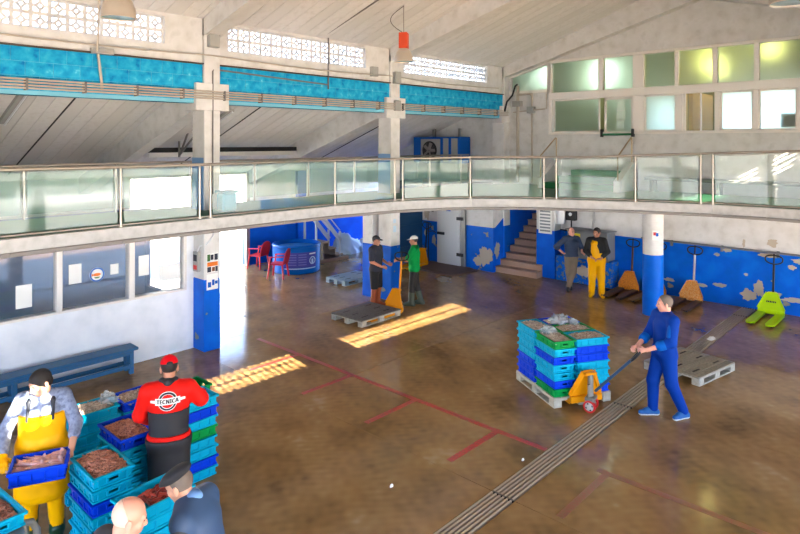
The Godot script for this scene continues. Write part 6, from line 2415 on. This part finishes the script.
	j = joints({"chest": Vector3(0, 1.30, -0.02), "waist": Vector3(0, 1.10, -0.01), "neck": Vector3(0, 1.475, -0.03), "head": Vector3(0, 1.625, 0.0), "elL": Vector3(0.23, 1.14, 0.06), "elR": Vector3(-0.22, 1.15, 0.10), "wrL": Vector3(0.10, 1.02, 0.36), "wrR": Vector3(-0.04, 1.03, 0.42), "handL": Vector3(-0.3, -0.1, 1), "handR": Vector3(0.2, -0.1, 1), "thumbL": Vector3(-0.6, 0.8, 0), "thumbR": Vector3(0.6, 0.8, 0),
		"kneeL": Vector3(0.10, 0.50, -0.04), "ankL": Vector3(0.10, 0.09, -0.24), "toeL": Vector3(0.13, 0.035, -0.08), "kneeR": Vector3(-0.10, 0.50, 0.12), "ankR": Vector3(-0.10, 0.085, 0.12), "toeR": Vector3(-0.13, 0.035, 0.29)})
	hb = turned(-24, 4)
	body(p, j, hb, 0.016, 0.007, M.skin_pink, 0.9, 0.9)
	hair(p, j, hb, 0.007, M.hair_grey, Vector3(0, -0.45, 0.89), 0.012, 0.008)
	wear(p, "boiler_suit", torso_of(j) + arm_of(j, "L", 0.72) + arm_of(j, "R", 0.72) + leg_of(j, "L", 0.97) + leg_of(j, "R", 0.97), 0.026, 0.011, M.suit_blue)
	for e in ["L", "R"]:
		var mid: Vector3 = (j["el" + e] as Vector3).lerp(j["wr" + e], 0.38)
		wear(p, "rolled_cuff", [cap(mid - (j["wr" + e] - j["el" + e]) * 0.07, mid + (j["wr" + e] - j["el" + e]) * 0.07, 0.045, 0.045)], 0.024, 0.008, M.suit_light)
	wear(p, "shoulder_panel", [cap(j.shL + Vector3(0.01, -0.02, 0.03), (j.shL as Vector3).lerp(j.elL, 0.7) + Vector3(0.005, 0, 0.03), 0.030, 0.026)], 0.024, 0.009, M.suit_light)
	wear(p, "collar", [cap(j.neck + Vector3(0.055, 0.01, -0.02), j.neck + Vector3(-0.055, 0.01, -0.02), 0.022, 0.022)], 0.012, 0.009, M.suit_dark)
	wear(p, "shoes", foot_of(j, "L") + foot_of(j, "R"), 0.010, 0.009, M.shoe_blue, [above(0.022)])
	wear(p, "soles", foot_of(j, "L") + foot_of(j, "R"), 0.013, 0.009, M.sole_white, [above(0.0), below(0.026)])
	# --- man in yellow dungarees
	p = person(P(15.00, 7.02, 0), -18.0, 1.78, "dark haired man in yellow dungarees and a black shirt")
	j = joints({"elL": Vector3(0.27, 1.15, -0.02), "wrL": Vector3(0.10, 1.00, 0.19), "elR": Vector3(-0.27, 1.15, 0.0), "wrR": Vector3(-0.12, 1.02, 0.20), "handL": Vector3(-1, -0.1, 0.3), "handR": Vector3(1, -0.4, 0.3)})
	hb = turned(-28, 0)
	body(p, j, hb, 0.02, 0.010, M.skin_tan)
	hair(p, j, hb, 0.010, M.hair_dark, Vector3(0, -0.6, 0.8), 0.03, 0.012)
	wear(p, "shirt", torso_of(j) + arm_of(j, "L", 0.85) + arm_of(j, "R", 0.85), 0.020, 0.016, M.shirt_black, [above(0.95)])
	wear(p, "dungarees", [cap(j.pelvis, j.waist, 0.13, 0.12, SIDE, 0.78), cap(j.hipL + Vector3(0, 0.02, 0), j.hipR + Vector3(0, 0.02, 0), 0.11, 0.11)] + leg_of(j, "L") + leg_of(j, "R"), 0.034, 0.016, M.rubber_yellow, [below(1.12), above(0.05)])
	wear(p, "bib", [cap(j.waist + Vector3(-0.02, 0, 0.03), j.chest + Vector3(-0.03, 0.02, 0.03), 0.115, 0.11, SIDE, 0.9)], 0.012, 0.014, M.rubber_yellow, [[Vector3(0, 0, -1), -0.05], [Vector3(-1, 0, 0), 0.14], [Vector3(1, 0, 0), 0.12]])
	wear(p, "strap", [cap(Vector3(-0.08, 1.36, 0.14), Vector3(-0.10, 1.47, 0.0), 0.020, 0.020)], 0.006, 0.010, M.rubber_yellow)
	wear(p, "boots", [cap(Vector3(0.115, 0.2, 0), j.ankL, 0.05, 0.046), cap(Vector3(-0.115, 0.2, 0), j.ankR, 0.05, 0.046)] + foot_of(j, "L") + foot_of(j, "R"), 0.018, 0.014, M.rubber_yellow, [above(0.0)])
	# --- man with hand on hip and crossed legs
	p = person(P(15.25, 7.86, 0), 8.0, 1.68, "grey haired man in a grey shirt and khaki trousers, one hand on his hip")
	j = joints({"elR": Vector3(-0.42, 1.20, -0.08), "wrR": Vector3(-0.22, 1.02, -0.04), "handR": Vector3(0.8, -0.4, 0.2), "elL": Vector3(0.30, 1.16, 0.03), "wrL": Vector3(0.20, 1.08, 0.26), "handL": Vector3(0.1, 0, 1),
		"kneeL": Vector3(0.02, 0.50, 0.10), "ankL": Vector3(-0.16, 0.09, 0.14), "toeL": Vector3(-0.22, 0.04, 0.28), "kneeR": Vector3(-0.08, 0.49, 0.0), "ankR": Vector3(-0.04, 0.085, 0.0), "toeR": Vector3(-0.07, 0.035, 0.15)})
	hb = turned(18, 4)
	body(p, j, hb, 0.02, 0.010, M.skin_pink)
	hair(p, j, hb, 0.010, M.hair_grey, Vector3(0, 0.2, 0.98), 0.0, 0.004)
	wear(p, "shirt", torso_of(j) + arm_of(j, "L", 0.62) + arm_of(j, "R", 0.62), 0.024, 0.016, M.shirt_slate, [above(0.93)])
	wear(p, "trousers", [cap(j.pelvis, j.waist, 0.12, 0.11, SIDE, 0.78)] + leg_of(j, "L") + leg_of(j, "R"), 0.024, 0.016, M.khaki, [below(1.0), above(0.05)])
	wear(p, "shoes", foot_of(j, "L") + foot_of(j, "R"), 0.010, 0.013, M.shoe_brown, [above(0.0)])
	# --- man in green at the yellow truck
	p = person(P(11.15, 9.92, 0), -98.0, 1.70, "man in a green T-shirt and white cap holding the truck handle")
	j = joints({"elL": Vector3(0.20, 1.17, 0.16), "wrL": Vector3(0.12, 1.14, 0.40), "elR": Vector3(-0.22, 1.17, 0.14), "wrR": Vector3(-0.12, 1.13, 0.40), "handL": Vector3(-0.2, -0.1, 1), "handR": Vector3(0.2, -0.1, 1),
		"kneeL": Vector3(0.10, 0.50, 0.05), "ankL": Vector3(0.11, 0.085, 0.06), "toeL": Vector3(0.12, 0.035, 0.22), "kneeR": Vector3(-0.10, 0.49, -0.04), "ankR": Vector3(-0.11, 0.085, -0.16), "toeR": Vector3(-0.13, 0.035, 0.0)})
	hb = turned(0, 6)
	body(p, j, hb, 0.02, 0.010, M.skin_tan, 0.8, 0.8)
	hair(p, j, hb, 0.010, M.hair_dark, Vector3(0, -0.45, 0.89), 0.0, 0.004)
	ball_cap(p, j, hb, 0.010, M.cap_white)
	wear(p, "t_shirt", torso_of(j) + arm_of(j, "L", 0.42) + arm_of(j, "R", 0.42), 0.026, 0.015, M.shirt_green, [above(0.86)])
	wear(p, "trousers", [cap(j.pelvis, j.waist, 0.12, 0.11, SIDE, 0.78)] + leg_of(j, "L") + leg_of(j, "R"), 0.020, 0.016, M.trousers_black, [below(0.98), above(0.30)])
	wear(p, "boots", [cap((j.kneeL as Vector3).lerp(j.ankL, 0.42), j.ankL, 0.060, 0.050), cap((j.kneeR as Vector3).lerp(j.ankR, 0.42), j.ankR, 0.060, 0.050)] + foot_of(j, "L") + foot_of(j, "R"), 0.018, 0.014, M.boot_olive, [above(0.0)])
	# --- man in the dark shirt
	p = person(P(10.42, 10.52, 0), 62.0, 1.72, "man in a dark shirt and cap with brown boots, facing the man in green")
	j = joints({"elR": Vector3(-0.24, 1.15, 0.02), "wrR": Vector3(-0.10, 1.02, 0.22), "handR": Vector3(0.6, -0.2, 1), "elL": Vector3(0.25, 1.14, 0.0), "wrL": Vector3(0.16, 1.05, 0.24), "handL": Vector3(-0.4, 0, 1)})
	hb = turned(0, 4)
	body(p, j, hb, 0.02, 0.010, M.skin_tan)
	hair(p, j, hb, 0.010, M.hair_dark, Vector3(0, -0.45, 0.89), 0.0, 0.004)
	ball_cap(p, j, hb, 0.010, M.cap_dark)
	wear(p, "t_shirt", torso_of(j) + arm_of(j, "L", 0.40) + arm_of(j, "R", 0.40), 0.026, 0.015, M.shirt_navy, [above(0.88)])
	wear(p, "shorts", [cap(j.pelvis, j.waist, 0.12, 0.11, SIDE, 0.78)] + leg_of(j, "L", 0.5) + leg_of(j, "R", 0.5), 0.028, 0.016, M.trousers_black, [below(0.98), above(0.46)])
	wear(p, "boots", [cap((j.kneeL as Vector3).lerp(j.ankL, 0.12), j.ankL, 0.058, 0.048), cap((j.kneeR as Vector3).lerp(j.ankR, 0.12), j.ankR, 0.058, 0.048)] + foot_of(j, "L") + foot_of(j, "R"), 0.014, 0.014, M.boot_brown, [above(0.0)])
